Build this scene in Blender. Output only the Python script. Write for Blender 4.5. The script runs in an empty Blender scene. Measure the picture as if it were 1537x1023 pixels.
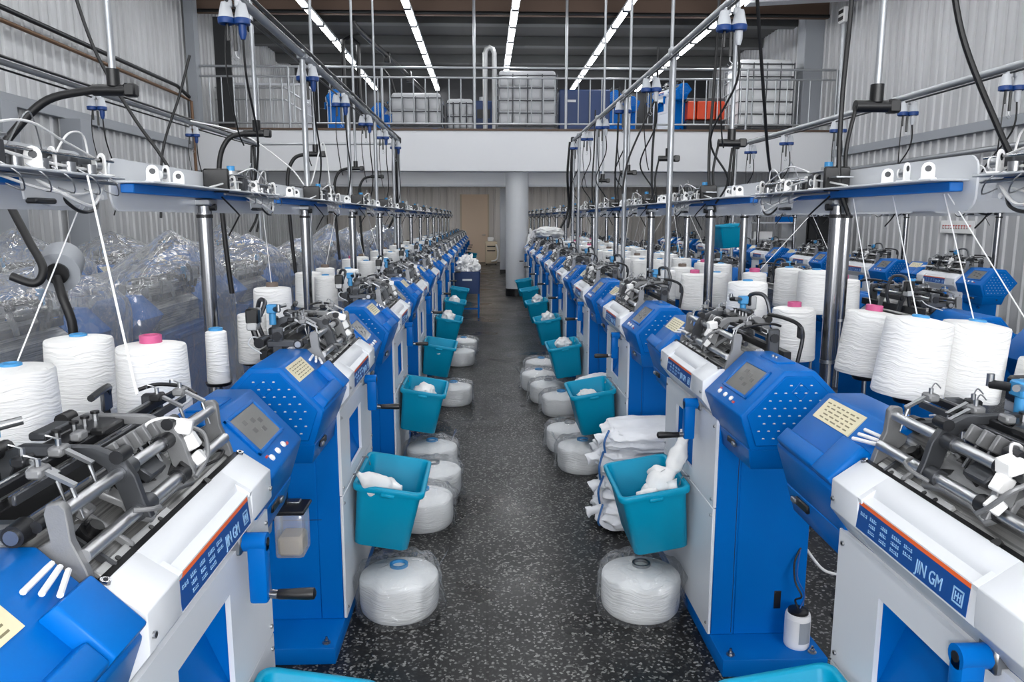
import bpy, bmesh, math, random
from mathutils import Vector, Matrix, noise, Euler
PI = math.pi
random.seed(7)
COL = bpy.context.scene.collection
SC = bpy.context.scene

# ------------------------------------------------------------------ materials
def lin(c):
    return tuple(((v/255)/12.92 if v/255 <= .04045 else ((v/255+.055)/1.055)**2.4) for v in c)

def base_mat(name, rgb, rough=.5, metal=0.0, **kw):
    m = bpy.data.materials.new(name); m.use_nodes = True
    b = m.node_tree.nodes['Principled BSDF']
    b.inputs['Base Color'].default_value = (*lin(rgb), 1)
    b.inputs['Roughness'].default_value = rough
    b.inputs['Metallic'].default_value = metal
    for k, v in kw.items(): b.inputs[k].default_value = v
    return m

def nd(m, t): return m.node_tree.nodes.new(t)
def lk(m, a, b): m.node_tree.links.new(a, b)

def add_noise_rough(m, scale=6, lo=.3, hi=.5, bump=0.0, bscale=200):
    nt = m.node_tree; b = nt.nodes['Principled BSDF']
    tc = nd(m, 'ShaderNodeTexCoord'); n = nd(m, 'ShaderNodeTexNoise'); n.inputs['Scale'].default_value = scale
    lk(m, tc.outputs['Object'], n.inputs['Vector'])
    mr = nd(m, 'ShaderNodeMapRange'); mr.inputs[1].default_value = .3; mr.inputs[2].default_value = .7
    mr.inputs[3].default_value = lo; mr.inputs[4].default_value = hi
    lk(m, n.outputs['Fac'], mr.inputs[0]); lk(m, mr.outputs[0], b.inputs['Roughness'])
    if bump:
        n2 = nd(m, 'ShaderNodeTexNoise'); n2.inputs['Scale'].default_value = bscale
        lk(m, tc.outputs['Object'], n2.inputs['Vector'])
        bp = nd(m, 'ShaderNodeBump'); bp.inputs['Strength'].default_value = bump; bp.inputs['Distance'].default_value = .002
        lk(m, n2.outputs['Fac'], bp.inputs['Height']); lk(m, bp.outputs[0], b.inputs['Normal'])
    return m

FLASH, EXPO, TUBE, FILL = 30.0, 0.97, 13.0, 6.6
M = {}
M['blue'] = add_noise_rough(base_mat('blue_paint', (0, 96, 176), .34, **{'Specular IOR Level': .12}), 5, .3, .42, .05, 260)
M['blue_dark'] = base_mat('blue_profile', (6, 112, 200), .5)
M['white_paint'] = add_noise_rough(base_mat('white_paint', (212, 215, 220), .38), 5, .3, .45)
M['white_plastic'] = base_mat('white_plastic', (232, 232, 232), .4)
M['teal'] = add_noise_rough(base_mat('teal_plastic', (0, 142, 178), .4, **{'Specular IOR Level': .22}), 8, .35, .5)
M['chrome'] = base_mat('chrome', (152, 153, 156), .2, 1)
M['steel'] = base_mat('steel', (165, 167, 170), .33, 1)
M['rod'] = base_mat('polished_rod', (206, 207, 209), .32, 1)
M['galv'] = add_noise_rough(base_mat('galvanised_tube', (168, 171, 175), .38, .6), 9, .3, .5)
M['alu'] = add_noise_rough(base_mat('cast_aluminium', (178, 179, 180), .42, .5), 30, .35, .55, .15, 300)
M['cast'] = add_noise_rough(base_mat('grey_casting', (128, 129, 131), .45, .4), 30, .38, .55, .15, 300)
M['dark_steel'] = base_mat('dark_steel', (46, 47, 50), .38, .6)
M['mid_steel'] = base_mat('grey_steel', (80, 82, 86), .4, .7)
M['black'] = base_mat('black_plastic', (16, 16, 18), .38)
M['rubber'] = base_mat('black_rubber', (20, 20, 22), .5)
M['grey_paint'] = base_mat('grey_paint', (150, 154, 160), .5)
M['light_grey'] = base_mat('light_grey_paint', (196, 199, 204), .5)
M['screen'] = base_mat('screen_glass', (122, 122, 120), .12)
M['screen_mark'] = base_mat('screen_print', (82, 82, 82), .2)
M['screen_frame'] = base_mat('screen_frame', (60, 82, 120), .35)
M['plate_cream'] = base_mat('rating_plate', (214, 205, 172), .35, .2)
M['print'] = base_mat('plate_print', (120, 112, 84), .5)
M['dim_navy'] = base_mat('dim_navy_paint', (6, 44, 92), .45)  # cabinet blue darkened for the dim mezzanine; also the trolley's navy
M['collar'] = base_mat('socket_collar', (12, 58, 122), .45)
M['orange'] = base_mat('orange_stripe', (226, 98, 40), .45)
M['label_blue'] = base_mat('label_blue', (14, 70, 140), .4)
M['label_ink'] = base_mat('label_ink', (150, 190, 225), .4)
M['red'] = base_mat('red_dot', (190, 50, 40), .4)
M['pink'] = base_mat('pink_core', (190, 84, 130), .6)
M['core_blue'] = base_mat('blue_core', (60, 140, 195), .45)
M['core_brown'] = base_mat('brown_core', (105, 92, 84), .6)
M['orange_paint'] = base_mat('orange_paint', (200, 66, 30), .45)
M['brown_ceiling'] = base_mat('brown_ceiling_board', (104, 84, 72), .7)  # slightly lighter than the brown of the mezzanine edge
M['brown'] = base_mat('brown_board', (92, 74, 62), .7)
M['copper'] = base_mat('brown_pipe', (112, 84, 62), .5, .3)
M['glove'] = add_noise_rough(base_mat('white_knit', (226, 226, 226), .85), 40, .8, .95, .5, 500)
M['sack'] = add_noise_rough(base_mat('white_woven_sack', (226, 228, 232), .55), 10, .45, .65, .3, 260)
M['tie'] = base_mat('blue_tie', (30, 90, 150), .5)
M['wall_white'] = add_noise_rough(base_mat('white_plaster', (222, 223, 226), .75), 2, .7, .85, .1, 40)
M['ceil'] = base_mat('ceiling_paint', (66, 66, 66), .8)
M['ceil_beam'] = base_mat('ceiling_beam_paint', (84, 85, 85), .7)
M['col'] = add_noise_rough(base_mat('column_paint', (205, 207, 210), .5), 3, .4, .6)
M['door_warm'] = base_mat('warm_door', (232, 208, 184), .6)
M['cable_white'] = base_mat('white_cable', (225, 225, 225), .5)
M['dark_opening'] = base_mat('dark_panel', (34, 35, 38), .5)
M['bottle_label'] = base_mat('bottle_label', (232, 232, 234), .35)
M['bottle_band'] = base_mat('bottle_band', (150, 156, 164), .4)
M['beige'] = base_mat('beige_plastic', (200, 184, 160), .5)
M['thread'] = base_mat('white_thread', (240, 240, 240), .8)

def m_bed():
    m = base_mat('needle_bed_steel', (176, 178, 178), .34, .7); nt = m.node_tree; b = nt.nodes['Principled BSDF']
    tc = nd(m, 'ShaderNodeTexCoord'); mp = nd(m, 'ShaderNodeMapping'); mp.inputs['Scale'].default_value = (1, .02, 1)
    lk(m, tc.outputs['Object'], mp.inputs[0])
    w = nd(m, 'ShaderNodeTexNoise'); w.inputs['Scale'].default_value = 190; w.inputs['Detail'].default_value = 2
    lk(m, mp.outputs[0], w.inputs['Vector'])
    cr = nd(m, 'ShaderNodeValToRGB'); cr.color_ramp.elements[0].color = (*lin((128, 128, 128)), 1); cr.color_ramp.elements[1].color = (*lin((186, 186, 185)), 1)
    cr.color_ramp.elements[0].position = .35; cr.color_ramp.elements[1].position = .6
    lk(m, w.outputs['Fac'], cr.inputs[0]); lk(m, cr.outputs[0], b.inputs['Base Color'])
    bp = nd(m, 'ShaderNodeBump'); bp.inputs['Strength'].default_value = .4; bp.inputs['Distance'].default_value = .002
    lk(m, w.outputs['Fac'], bp.inputs['Height']); lk(m, bp.outputs[0], b.inputs['Normal'])
    return m
M['bed'] = m_bed()

def m_yarn():
    m = base_mat('white_yarn', (234, 234, 233), .85); b = m.node_tree.nodes['Principled BSDF']
    tc = nd(m, 'ShaderNodeTexCoord')
    n = nd(m, 'ShaderNodeTexNoise'); n.inputs['Scale'].default_value = 9; n.inputs['Detail'].default_value = 2
    lk(m, tc.outputs['Object'], n.inputs['Vector'])
    ad = nd(m, 'ShaderNodeMixRGB'); ad.blend_type = 'ADD'; ad.inputs[0].default_value = .05
    lk(m, tc.outputs['Object'], ad.inputs[1]); lk(m, n.outputs['Color'], ad.inputs[2])
    mp = nd(m, 'ShaderNodeMapping'); mp.inputs['Scale'].default_value = (9, 9, 120); lk(m, ad.outputs[0], mp.inputs[0])
    n2 = nd(m, 'ShaderNodeTexNoise'); n2.inputs['Scale'].default_value = 1; n2.inputs['Detail'].default_value = 3
    lk(m, mp.outputs[0], n2.inputs['Vector'])
    bp = nd(m, 'ShaderNodeBump'); bp.inputs['Strength'].default_value = 1; bp.inputs['Distance'].default_value = .007
    lk(m, n2.outputs['Fac'], bp.inputs['Height']); lk(m, bp.outputs[0], b.inputs['Normal'])
    return m
M['yarn'] = m_yarn()

def m_film(name, cloud=.12, scale=16, lo=.05, hi=.75, ro=.17):
    m = bpy.data.materials.new(name); m.use_nodes = True; nt = m.node_tree; nt.nodes.clear()
    out = nd(m, 'ShaderNodeOutputMaterial'); tr = nd(m, 'ShaderNodeBsdfTransparent'); tr.inputs[0].default_value = (.95, .96, .97, 1)
    gl = nd(m, 'ShaderNodeBsdfGlossy'); gl.inputs['Roughness'].default_value = ro; gl.inputs[0].default_value = (1, 1, 1, 1)
    df = nd(m, 'ShaderNodeBsdfDiffuse'); df.inputs[0].default_value = (.90, .92, .95, 1)
    tc = nd(m, 'ShaderNodeTexCoord'); n = nd(m, 'ShaderNodeTexNoise'); n.inputs['Scale'].default_value = scale; n.inputs['Detail'].default_value = 4
    n.inputs['Distortion'].default_value = 1.2
    try: n.noise_type = 'RIDGED_MULTIFRACTAL'
    except Exception: pass
    lk(m, tc.outputs['Object'], n.inputs['Vector'])
    dz = nd(m, 'ShaderNodeTexNoise'); dz.inputs['Scale'].default_value = 3; lk(m, tc.outputs['Object'], dz.inputs['Vector'])
    da = nd(m, 'ShaderNodeMixRGB'); da.blend_type = 'ADD'; da.inputs[0].default_value = .25; lk(m, tc.outputs['Object'], da.inputs[1]); lk(m, dz.outputs['Color'], da.inputs[2])
    vo = nd(m, 'ShaderNodeTexVoronoi'); vo.feature = 'DISTANCE_TO_EDGE'; vo.inputs['Scale'].default_value = scale*.55; lk(m, da.outputs[0], vo.inputs['Vector'])
    mx = nd(m, 'ShaderNodeMath'); mx.operation = 'MULTIPLY_ADD'; mx.inputs[1].default_value = .25; lk(m, n.outputs['Fac'], mx.inputs[0]); lk(m, vo.outputs['Distance'], mx.inputs[2])
    bp = nd(m, 'ShaderNodeBump'); bp.inputs['Strength'].default_value = .9; bp.inputs['Distance'].default_value = .03
    lk(m, mx.outputs[0], bp.inputs['Height']); lk(m, bp.outputs[0], gl.inputs['Normal'])
    lw = nd(m, 'ShaderNodeLayerWeight'); lw.inputs['Blend'].default_value = .3; lk(m, bp.outputs[0], lw.inputs['Normal'])
    mr = nd(m, 'ShaderNodeMapRange'); mr.inputs[3].default_value = lo; mr.inputs[4].default_value = hi
    lk(m, lw.outputs['Fresnel'], mr.inputs[0])
    m1 = nd(m, 'ShaderNodeMixShader'); lk(m, mr.outputs[0], m1.inputs[0]); lk(m, tr.outputs[0], m1.inputs[1]); lk(m, gl.outputs[0], m1.inputs[2])
    m2 = nd(m, 'ShaderNodeMixShader'); m2.inputs[0].default_value = cloud
    lk(m, m1.outputs[0], m2.inputs[1]); lk(m, df.outputs[0], m2.inputs[2]); lk(m, m2.outputs[0], out.inputs[0])
    return m
M['film'] = m_film('plastic_sheet', .18, 9, .05, .75, .11)
M['wrap'] = m_film('plastic_wrap', .06, 16, .02, .42)
M['acrylic'] = m_film('acrylic_plate', .48, .6, .03, .4)
M['clear_bottle'] = m_film('clear_pot', .2, 2, .1, .7)

def m_floor():
    m = base_mat('speckled_floor', (46, 46, 47), .4, **{'Specular IOR Level': .24}); b = m.node_tree.nodes['Principled BSDF']
    tc = nd(m, 'ShaderNodeTexCoord')
    dn = nd(m, 'ShaderNodeTexNoise'); dn.inputs['Scale'].default_value = 26
    lk(m, tc.outputs['Object'], dn.inputs['Vector'])
    ad = nd(m, 'ShaderNodeMixRGB'); ad.blend_type = 'ADD'; ad.inputs[0].default_value = .012
    lk(m, tc.outputs['Object'], ad.inputs[1]); lk(m, dn.outputs['Color'], ad.inputs[2])
    v = nd(m, 'ShaderNodeTexVoronoi'); v.inputs['Scale'].default_value = 105; v.feature = 'F1'
    lk(m, ad.outputs[0], v.inputs['Vector'])
    r = nd(m, 'ShaderNodeValToRGB'); e = r.color_ramp.elements
    e[0].position = .0; e[0].color = (*lin((24, 24, 25)), 1); e[1].position = 1; e[1].color = (*lin((25, 25, 26)), 1)
    for p, c in ((.55, (29, 29, 30)), (.68, (40, 40, 41)), (.84, (142, 142, 139)), (.9, (46, 46, 46))):
        q = e.new(p); q.color = (*lin(c), 1)
    # colour per cell decides which grains are pale
    sp = nd(m, 'ShaderNodeSeparateColor'); lk(m, v.outputs['Color'], sp.inputs[0])
    lk(m, sp.outputs[0], r.inputs[0])
    big = nd(m, 'ShaderNodeTexNoise'); big.inputs['Scale'].default_value = 1.3; lk(m, tc.outputs['Object'], big.inputs['Vector'])
    br = nd(m, 'ShaderNodeValToRGB'); br.color_ramp.elements[0].color = (.8, .8, .8, 1); br.color_ramp.elements[1].color = (1.1, 1.1, 1.1, 1)
    br.color_ramp.elements[0].position = .3; br.color_ramp.elements[1].position = .7
    lk(m, big.outputs['Fac'], br.inputs[0])
    mu = nd(m, 'ShaderNodeMixRGB'); mu.blend_type = 'MULTIPLY'; mu.inputs[0].default_value = 1
    lk(m, r.outputs[0], mu.inputs[1]); lk(m, br.outputs[0], mu.inputs[2])
    # slab joints
    bk = nd(m, 'ShaderNodeTexBrick'); bk.inputs['Scale'].default_value = 1; bk.offset = 0
    bk.inputs['Brick Width'].default_value = 1.6; bk.inputs['Row Height'].default_value = 1.6; bk.inputs['Mortar Size'].default_value = .006
    bk.inputs['Color1'].default_value = (1, 1, 1, 1); bk.inputs['Color2'].default_value = (.93, .93, .93, 1); bk.inputs['Mortar'].default_value = (.45, .45, .45, 1)
    lk(m, tc.outputs['Object'], bk.inputs['Vector'])
    mu2 = nd(m, 'ShaderNodeMixRGB'); mu2.blend_type = 'MULTIPLY'; mu2.inputs[0].default_value = 1
    lk(m, mu.outputs[0], mu2.inputs[1]); lk(m, bk.outputs['Color'], mu2.inputs[2])
    lk(m, mu2.outputs[0], b.inputs['Base Color'])
    rr = nd(m, 'ShaderNodeMapRange'); rr.inputs[1].default_value = .35; rr.inputs[2].default_value = .65; rr.inputs[3].default_value = .24; rr.inputs[4].default_value = .42
    lk(m, big.outputs['Fac'], rr.inputs[0]); lk(m, rr.outputs[0], b.inputs['Roughness'])
    return m
M['floor'] = m_floor()

def m_wall(name, rgb):
    m = base_mat(name, rgb, .45, .15); b = m.node_tree.nodes['Principled BSDF']
    tc = nd(m, 'ShaderNodeTexCoord'); mp = nd(m, 'ShaderNodeMapping'); mp.inputs['Scale'].default_value = (3, 3, .15)
    lk(m, tc.outputs['Object'], mp.inputs[0])
    n = nd(m, 'ShaderNodeTexNoise'); n.inputs['Scale'].default_value = 1.5; lk(m, mp.outputs[0], n.inputs['Vector'])
    r = nd(m, 'ShaderNodeValToRGB'); a = lin(rgb); r.color_ramp.elements[0].position = .3; r.color_ramp.elements[1].position = .7
    r.color_ramp.elements[0].color = (*[c*.85 for c in a], 1); r.color_ramp.elements[1].color = (*[min(1, c*1.1) for c in a], 1)
    lk(m, n.outputs['Fac'], r.inputs[0]); lk(m, r.outputs[0], b.inputs['Base Color'])
    return m
M['sheet'] = m_wall('profiled_sheet', (186, 187, 189))
M['sheet_far'] = m_wall('profiled_sheet_far', (214, 209, 204))

def m_emit(name, rgb, s):
    m = bpy.data.materials.new(name); m.use_nodes = True; nt = m.node_tree; nt.nodes.clear()
    o = nd(m, 'ShaderNodeOutputMaterial'); e = nd(m, 'ShaderNodeEmission'); e.inputs[0].default_value = (*rgb, 1); e.inputs[1].default_value = s
    lk(m, e.outputs[0], o.inputs[0]); return m
M['tube'] = m_emit('fluorescent_tube', (.97, .985, 1), TUBE)
M['downlight'] = m_emit('warm_downlight', (1, .8, .6), 40)

# ------------------------------------------------------------------ mesh builder
class MB:
    def __init__(s): s.v = []; s.f = []; s.mi = []; s.mats = []; s.T = Matrix.Identity(4)
    def _m(s, m):
        if m not in s.mats: s.mats.append(m)
        return s.mats.index(m)
    def add(s, vs, fs, m):
        o = len(s.v); k = s._m(m)
        s.v += [tuple(s.T @ Vector(p)) for p in vs]
        for f in fs: s.f.append([o+i for i in f]); s.mi.append(k)
        return s
    def box(s, c, d, m, rot=None, bev=0.0, seg=1):
        bm = bmesh.new(); bmesh.ops.create_cube(bm, size=1)
        for v in bm.verts: v.co = Vector((v.co.x*d[0], v.co.y*d[1], v.co.z*d[2]))
        if bev: bmesh.ops.bevel(bm, geom=bm.edges[:], offset=min(bev, .45*min(d)), segments=seg, affect='EDGES', profile=.5)
        R = rot if rot is not None else Matrix.Identity(3)
        if isinstance(R, (tuple, list)): R = Euler(R).to_matrix()
        c = Vector(c); bm.verts.index_update()
        s.add([R @ v.co + c for v in bm.verts], [[v.index for v in f.verts] for f in bm.faces], m); bm.free(); return s
    def prism(s, pts, ax, lo, hi, m, bev=0.0, seg=1, pts2=None):
        """pts: 2D outline; extruded along axis ax ('x','y','z'); pts2 = outline at hi (loft)."""
        def P(p, t):
            return {'x': (t, p[0], p[1]), 'y': (p[0], t, p[1]), 'z': (p[0], p[1], t)}[ax]
        n = len(pts); q = pts2 or pts
        bm = bmesh.new()
        a = [bm.verts.new(P(p, lo)) for p in pts]; b = [bm.verts.new(P(p, hi)) for p in q]
        bm.faces.new(a); bm.faces.new(b[::-1])
        for i in range(n): bm.faces.new([a[i], b[i], b[(i+1) % n], a[(i+1) % n]])
        bmesh.ops.recalc_face_normals(bm, faces=bm.faces[:])
        if bev: bmesh.ops.bevel(bm, geom=bm.edges[:], offset=bev, segments=seg, affect='EDGES', profile=.5, clamp_overlap=True)
        bm.verts.index_update()
        s.add([v.co for v in bm.verts], [[v.index for v in f.verts] for f in bm.faces], m); bm.free(); return s
    def cyl(s, p0, p1, r, m, n=12, r2=None):
        p0 = Vector(p0); p1 = Vector(p1); r2 = r if r2 is None else r2
        z = (p1-p0).normalized(); x = z.orthogonal().normalized(); y = z.cross(x)
        vs = []; 
        for p, rr in ((p0, r), (p1, r2)):
            for i in range(n):
                a = 2*PI*i/n; vs.append(p + (x*math.cos(a)+y*math.sin(a))*rr)
        fs = [[i, (i+1) % n, n+(i+1) % n, n+i] for i in range(n)] + [list(range(n))[::-1], list(range(n, 2*n))]
        return s.add(vs, fs, m)
    def tube(s, pts, r, m, n=8, smooth=0):
        P = [Vector(p) for p in pts]
        if smooth:
            Q = []
            for i in range(len(P)-1):
                a = P[max(i-1, 0)]; b = P[i]; c = P[i+1]; d = P[min(i+2, len(P)-1)]
                for k in range(smooth):
                    t = k/smooth
                    Q.append(.5*((2*b)+(-a+c)*t+(2*a-5*b+4*c-d)*t*t+(-a+3*b-3*c+d)*t**3))
            Q.append(P[-1]); P = Q
        vs = []; x = None
        for i, p in enumerate(P):
            z = (P[min(i+1, len(P)-1)]-P[max(i-1, 0)])
            if z.length < 1e-9: z = Vector((0, 0, 1))
            z.normalize()
            if x is None: x = z.orthogonal().normalized()
            x = (x - z*x.dot(z)); x = x.normalized() if x.length > 1e-6 else z.orthogonal().normalized()
            y = z.cross(x); rr = r[i] if isinstance(r, list) else r
            for k in range(n):
                a = 2*PI*k/n; vs.append(p+(x*math.cos(a)+y*math.sin(a))*rr)
        fs = []
        for i in range(len(P)-1):
            for k in range(n): fs.append([i*n+k, i*n+(k+1) % n, (i+1)*n+(k+1) % n, (i+1)*n+k])
        L = len(P)-1
        fs += [list(range(n))[::-1], [L*n+k for k in range(n)]]
        return s.add(vs, fs, m)
    def lathe(s, prof, c, m, n=24, ax=None):
        """prof (r,z); rotates about z through c, or about axis matrix ax"""
        vs = []; c = Vector(c); R = ax or Matrix.Identity(3)
        for r, z in prof:
            for i in range(n):
                a = 2*PI*i/n; vs.append(c+R @ Vector((r*math.cos(a), r*math.sin(a), z)))
        fs = []
        for j in range(len(prof)-1):
            for i in range(n): fs.append([j*n+i, j*n+(i+1) % n, (j+1)*n+(i+1) % n, (j+1)*n+i])
        if prof[0][0] > 1e-6: fs.append(list(range(n))[::-1])
        if prof[-1][0] > 1e-6: L = len(prof)-1; fs.append([L*n+i for i in range(n)])
        return s.add(vs, fs, m)
    def build(s, name, parent=None, smooth=40, loc=None, rot=None):
        me = bpy.data.meshes.new(name); me.from_pydata(s.v, [], s.f)
        for m in s.mats: me.materials.append(M[m] if isinstance(m, str) else m)
        me.polygons.foreach_set('material_index', s.mi)
        bm = bmesh.new(); bm.from_mesh(me); bmesh.ops.recalc_face_normals(bm, faces=bm.faces[:]); bm.to_mesh(me); bm.free()
        if smooth:
            me.polygons.foreach_set('use_smooth', [True]*len(me.polygons)); me.set_sharp_from_angle(angle=math.radians(smooth))
        me.update()
        o = bpy.data.objects.new(name, me); COL.objects.link(o)
        if parent: o.parent = parent
        if loc: o.location = loc
        if rot: o.rotation_euler = rot
        return o

def tag(o, label=None, cat=None, group=None, kind=None):
    if label: o['label'] = label
    if cat: o['category'] = cat
    if group: o['group'] = group
    if kind: o['kind'] = kind
    return o
def root(name, loc=(0, 0, 0), rz=0.0, label=None, cat=None, group=None):
    o = bpy.data.objects.new(name, None); COL.objects.link(o); o.empty_display_size = .1
    o.location = loc; o.rotation_euler = (0, 0, rz)
    return tag(o, label, cat, group)
KIDS = {}
def kids(o):
    return [c for c in COL.objects if c.parent == o]
def tree(o): return (o, [tree(c) for c in kids(o)])
def copy_tree(t, parent=None):
    o, ch = t; c = o.copy(); COL.objects.link(c)
    if parent: c.parent = parent
    for k in ch: copy_tree(k, c)
    return c
def struct(mb, name, **k):
    return tag(mb.build(name, **k), kind='structure')
ORD = ['first', 'second', 'third', 'fourth', 'fifth', 'sixth', 'seventh', 'eighth', 'ninth', 'tenth', 'eleventh', 'twelfth', 'thirteenth', 'fourteenth', 'fifteenth', 'sixteenth', 'seventeenth', 'eighteenth', 'nineteenth', 'twentieth'] + ['twenty-'+q for q in ('first', 'second', 'third', 'fourth', 'fifth', 'sixth', 'seventh', 'eighth', 'ninth')]

def text_part(txt, size, parent, mat, place, name='lettering', depth=.0006, shear=0):
    cu = bpy.data.curves.new(name, 'FONT'); cu.body = txt; cu.size = size; cu.extrude = depth; cu.align_x = 'LEFT'; cu.resolution_u = 3
    t = bpy.data.objects.new(name, cu); COL.objects.link(t)
    dg = bpy.context.evaluated_depsgraph_get(); dg.update()
    me = bpy.data.meshes.new_from_object(t.evaluated_get(dg)); bpy.data.objects.remove(t); bpy.data.curves.remove(cu)
    me.transform(place); me.materials.clear(); me.materials.append(M[mat]); me.name = name
    o = bpy.data.objects.new(name, me); COL.objects.link(o); o.parent = parent
    return o
# ------------------------------------------------------------------ the knitting machine
# local frame: x = depth behind the front beam, y = along the row (control box at -y), z up
HEXN = [(.016, 1.045), (.055, .925), (.278, .925), (.394, 1.066), (.262, 1.198), (.158, 1.198)]
HEXF = [(.006, 1.045), (.050, .925), (.285, .925), (.398, 1.066), (.262, 1.198), (.158, 1.198)]
YE = .742

class Patch:
    def __init__(s, A, B, C, D):
        s.q = [Vector(p) for p in (A, B, C, D)]
        s.n = (s.q[1]-s.q[0]).cross(s.q[3]-s.q[0]).normalized()
        if s.n.z < 0: s.n = -s.n
    def p(s, u, v, h=0):
        a, b, c, d = s.q
        return (a*(1-u)+b*u)*(1-v)+(d*(1-u)+c*u)*v + s.n*h
    def slab(s, mb, u0, u1, v0, v1, h0, h1, m, bev=0.0, inset=0.0):
        bm = bmesh.new()
        lo = [bm.verts.new(s.p(u, v, h0)) for u, v in ((u0, v0), (u1, v0), (u1, v1), (u0, v1))]
        i = inset
        hi = [bm.verts.new(s.p(u, v, h1)) for u, v in ((u0+i, v0+i), (u1-i, v0+i), (u1-i, v1-i), (u0+i, v1-i))]
        bm.faces.new(lo); bm.faces.new(hi[::-1])
        for k in range(4): bm.faces.new([lo[k], hi[k], hi[(k+1) % 4], lo[(k+1) % 4]])
        bmesh.ops.recalc_face_normals(bm, faces=bm.faces[:])
        if bev: bmesh.ops.bevel(bm, geom=bm.edges[:], offset=bev, segments=2, affect='EDGES', profile=.5, clamp_overlap=True)
        bm.verts.index_update()
        mb.add([v.co for v in bm.verts], [[v.index for v in f.verts] for f in bm.faces], m); bm.free()

def inset(poly, k):
    cx = sum(p[0] for p in poly)/len(poly); cz = sum(p[1] for p in poly)/len(poly)
    return [(cx+(x-cx)*k, cz+(z-cz)*k) for x, z in poly]
def inside(poly, x, z):
    c = False; n = len(poly)
    for i in range(n):
        x1, z1 = poly[i]; x2, z2 = poly[(i+1) % n]
        if (z1 > z) != (z2 > z) and x < (x2-x1)*(z-z1)/(z2-z1)+x1: c = not c
    return c

def end_cover(parent, y, sgn):
    b = MB(); H = inset(HEXN, .88)
    b.prism(H, 'y', y-.002*sgn, y+.005*sgn, 'blue', bev=.003)
    hh = inset(HEXN, .76); k = 0
    for r in range(11):
        for c in range(12):
            x = .045+c*.034+(r % 2)*.017; z = .942+r*.026
            if inside(hh, x, z):
                b.prism([(x-.0046, z-.0013), (x+.0046, z-.0013), (x+.003, z+.0023), (x-.003, z+.0023)], 'y', y+.004*sgn, y+.008*sgn, 'light_grey')  # louvres coloured pale grey to stand for the glints they catch
    e = MB(); cx, cz = .215, 1.130
    for a in range(4):
        p = [(cx+.030*math.cos(PI/2*a+.12), cz+.030*math.sin(PI/2*a+.12)), (cx+.030*math.cos(PI/2*(a+1)+.12), cz+.030*math.sin(PI/2*(a+1)+.12))]
        e.tube([(p[0][0], y+.0055*sgn, p[0][1]), (p[1][0], y+.0055*sgn, p[1][1])], .0016, 'blue', 6)
    e.cyl((cx, y, cz), (cx, y+.008*sgn, cz), .005, 'blue', 8)
    o = b.build('vent_cover', parent); e.build('square_boss', o)
    return o

def screw(b, p, d, r=.006, m='steel', l=.005):
    p = Vector(p); d = Vector(d); b.cyl(p, p+d*l, r, m, 8); b.cyl(p+d*l, p+d*(l+.001), r*.45, 'dark_steel', 6)

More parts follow.
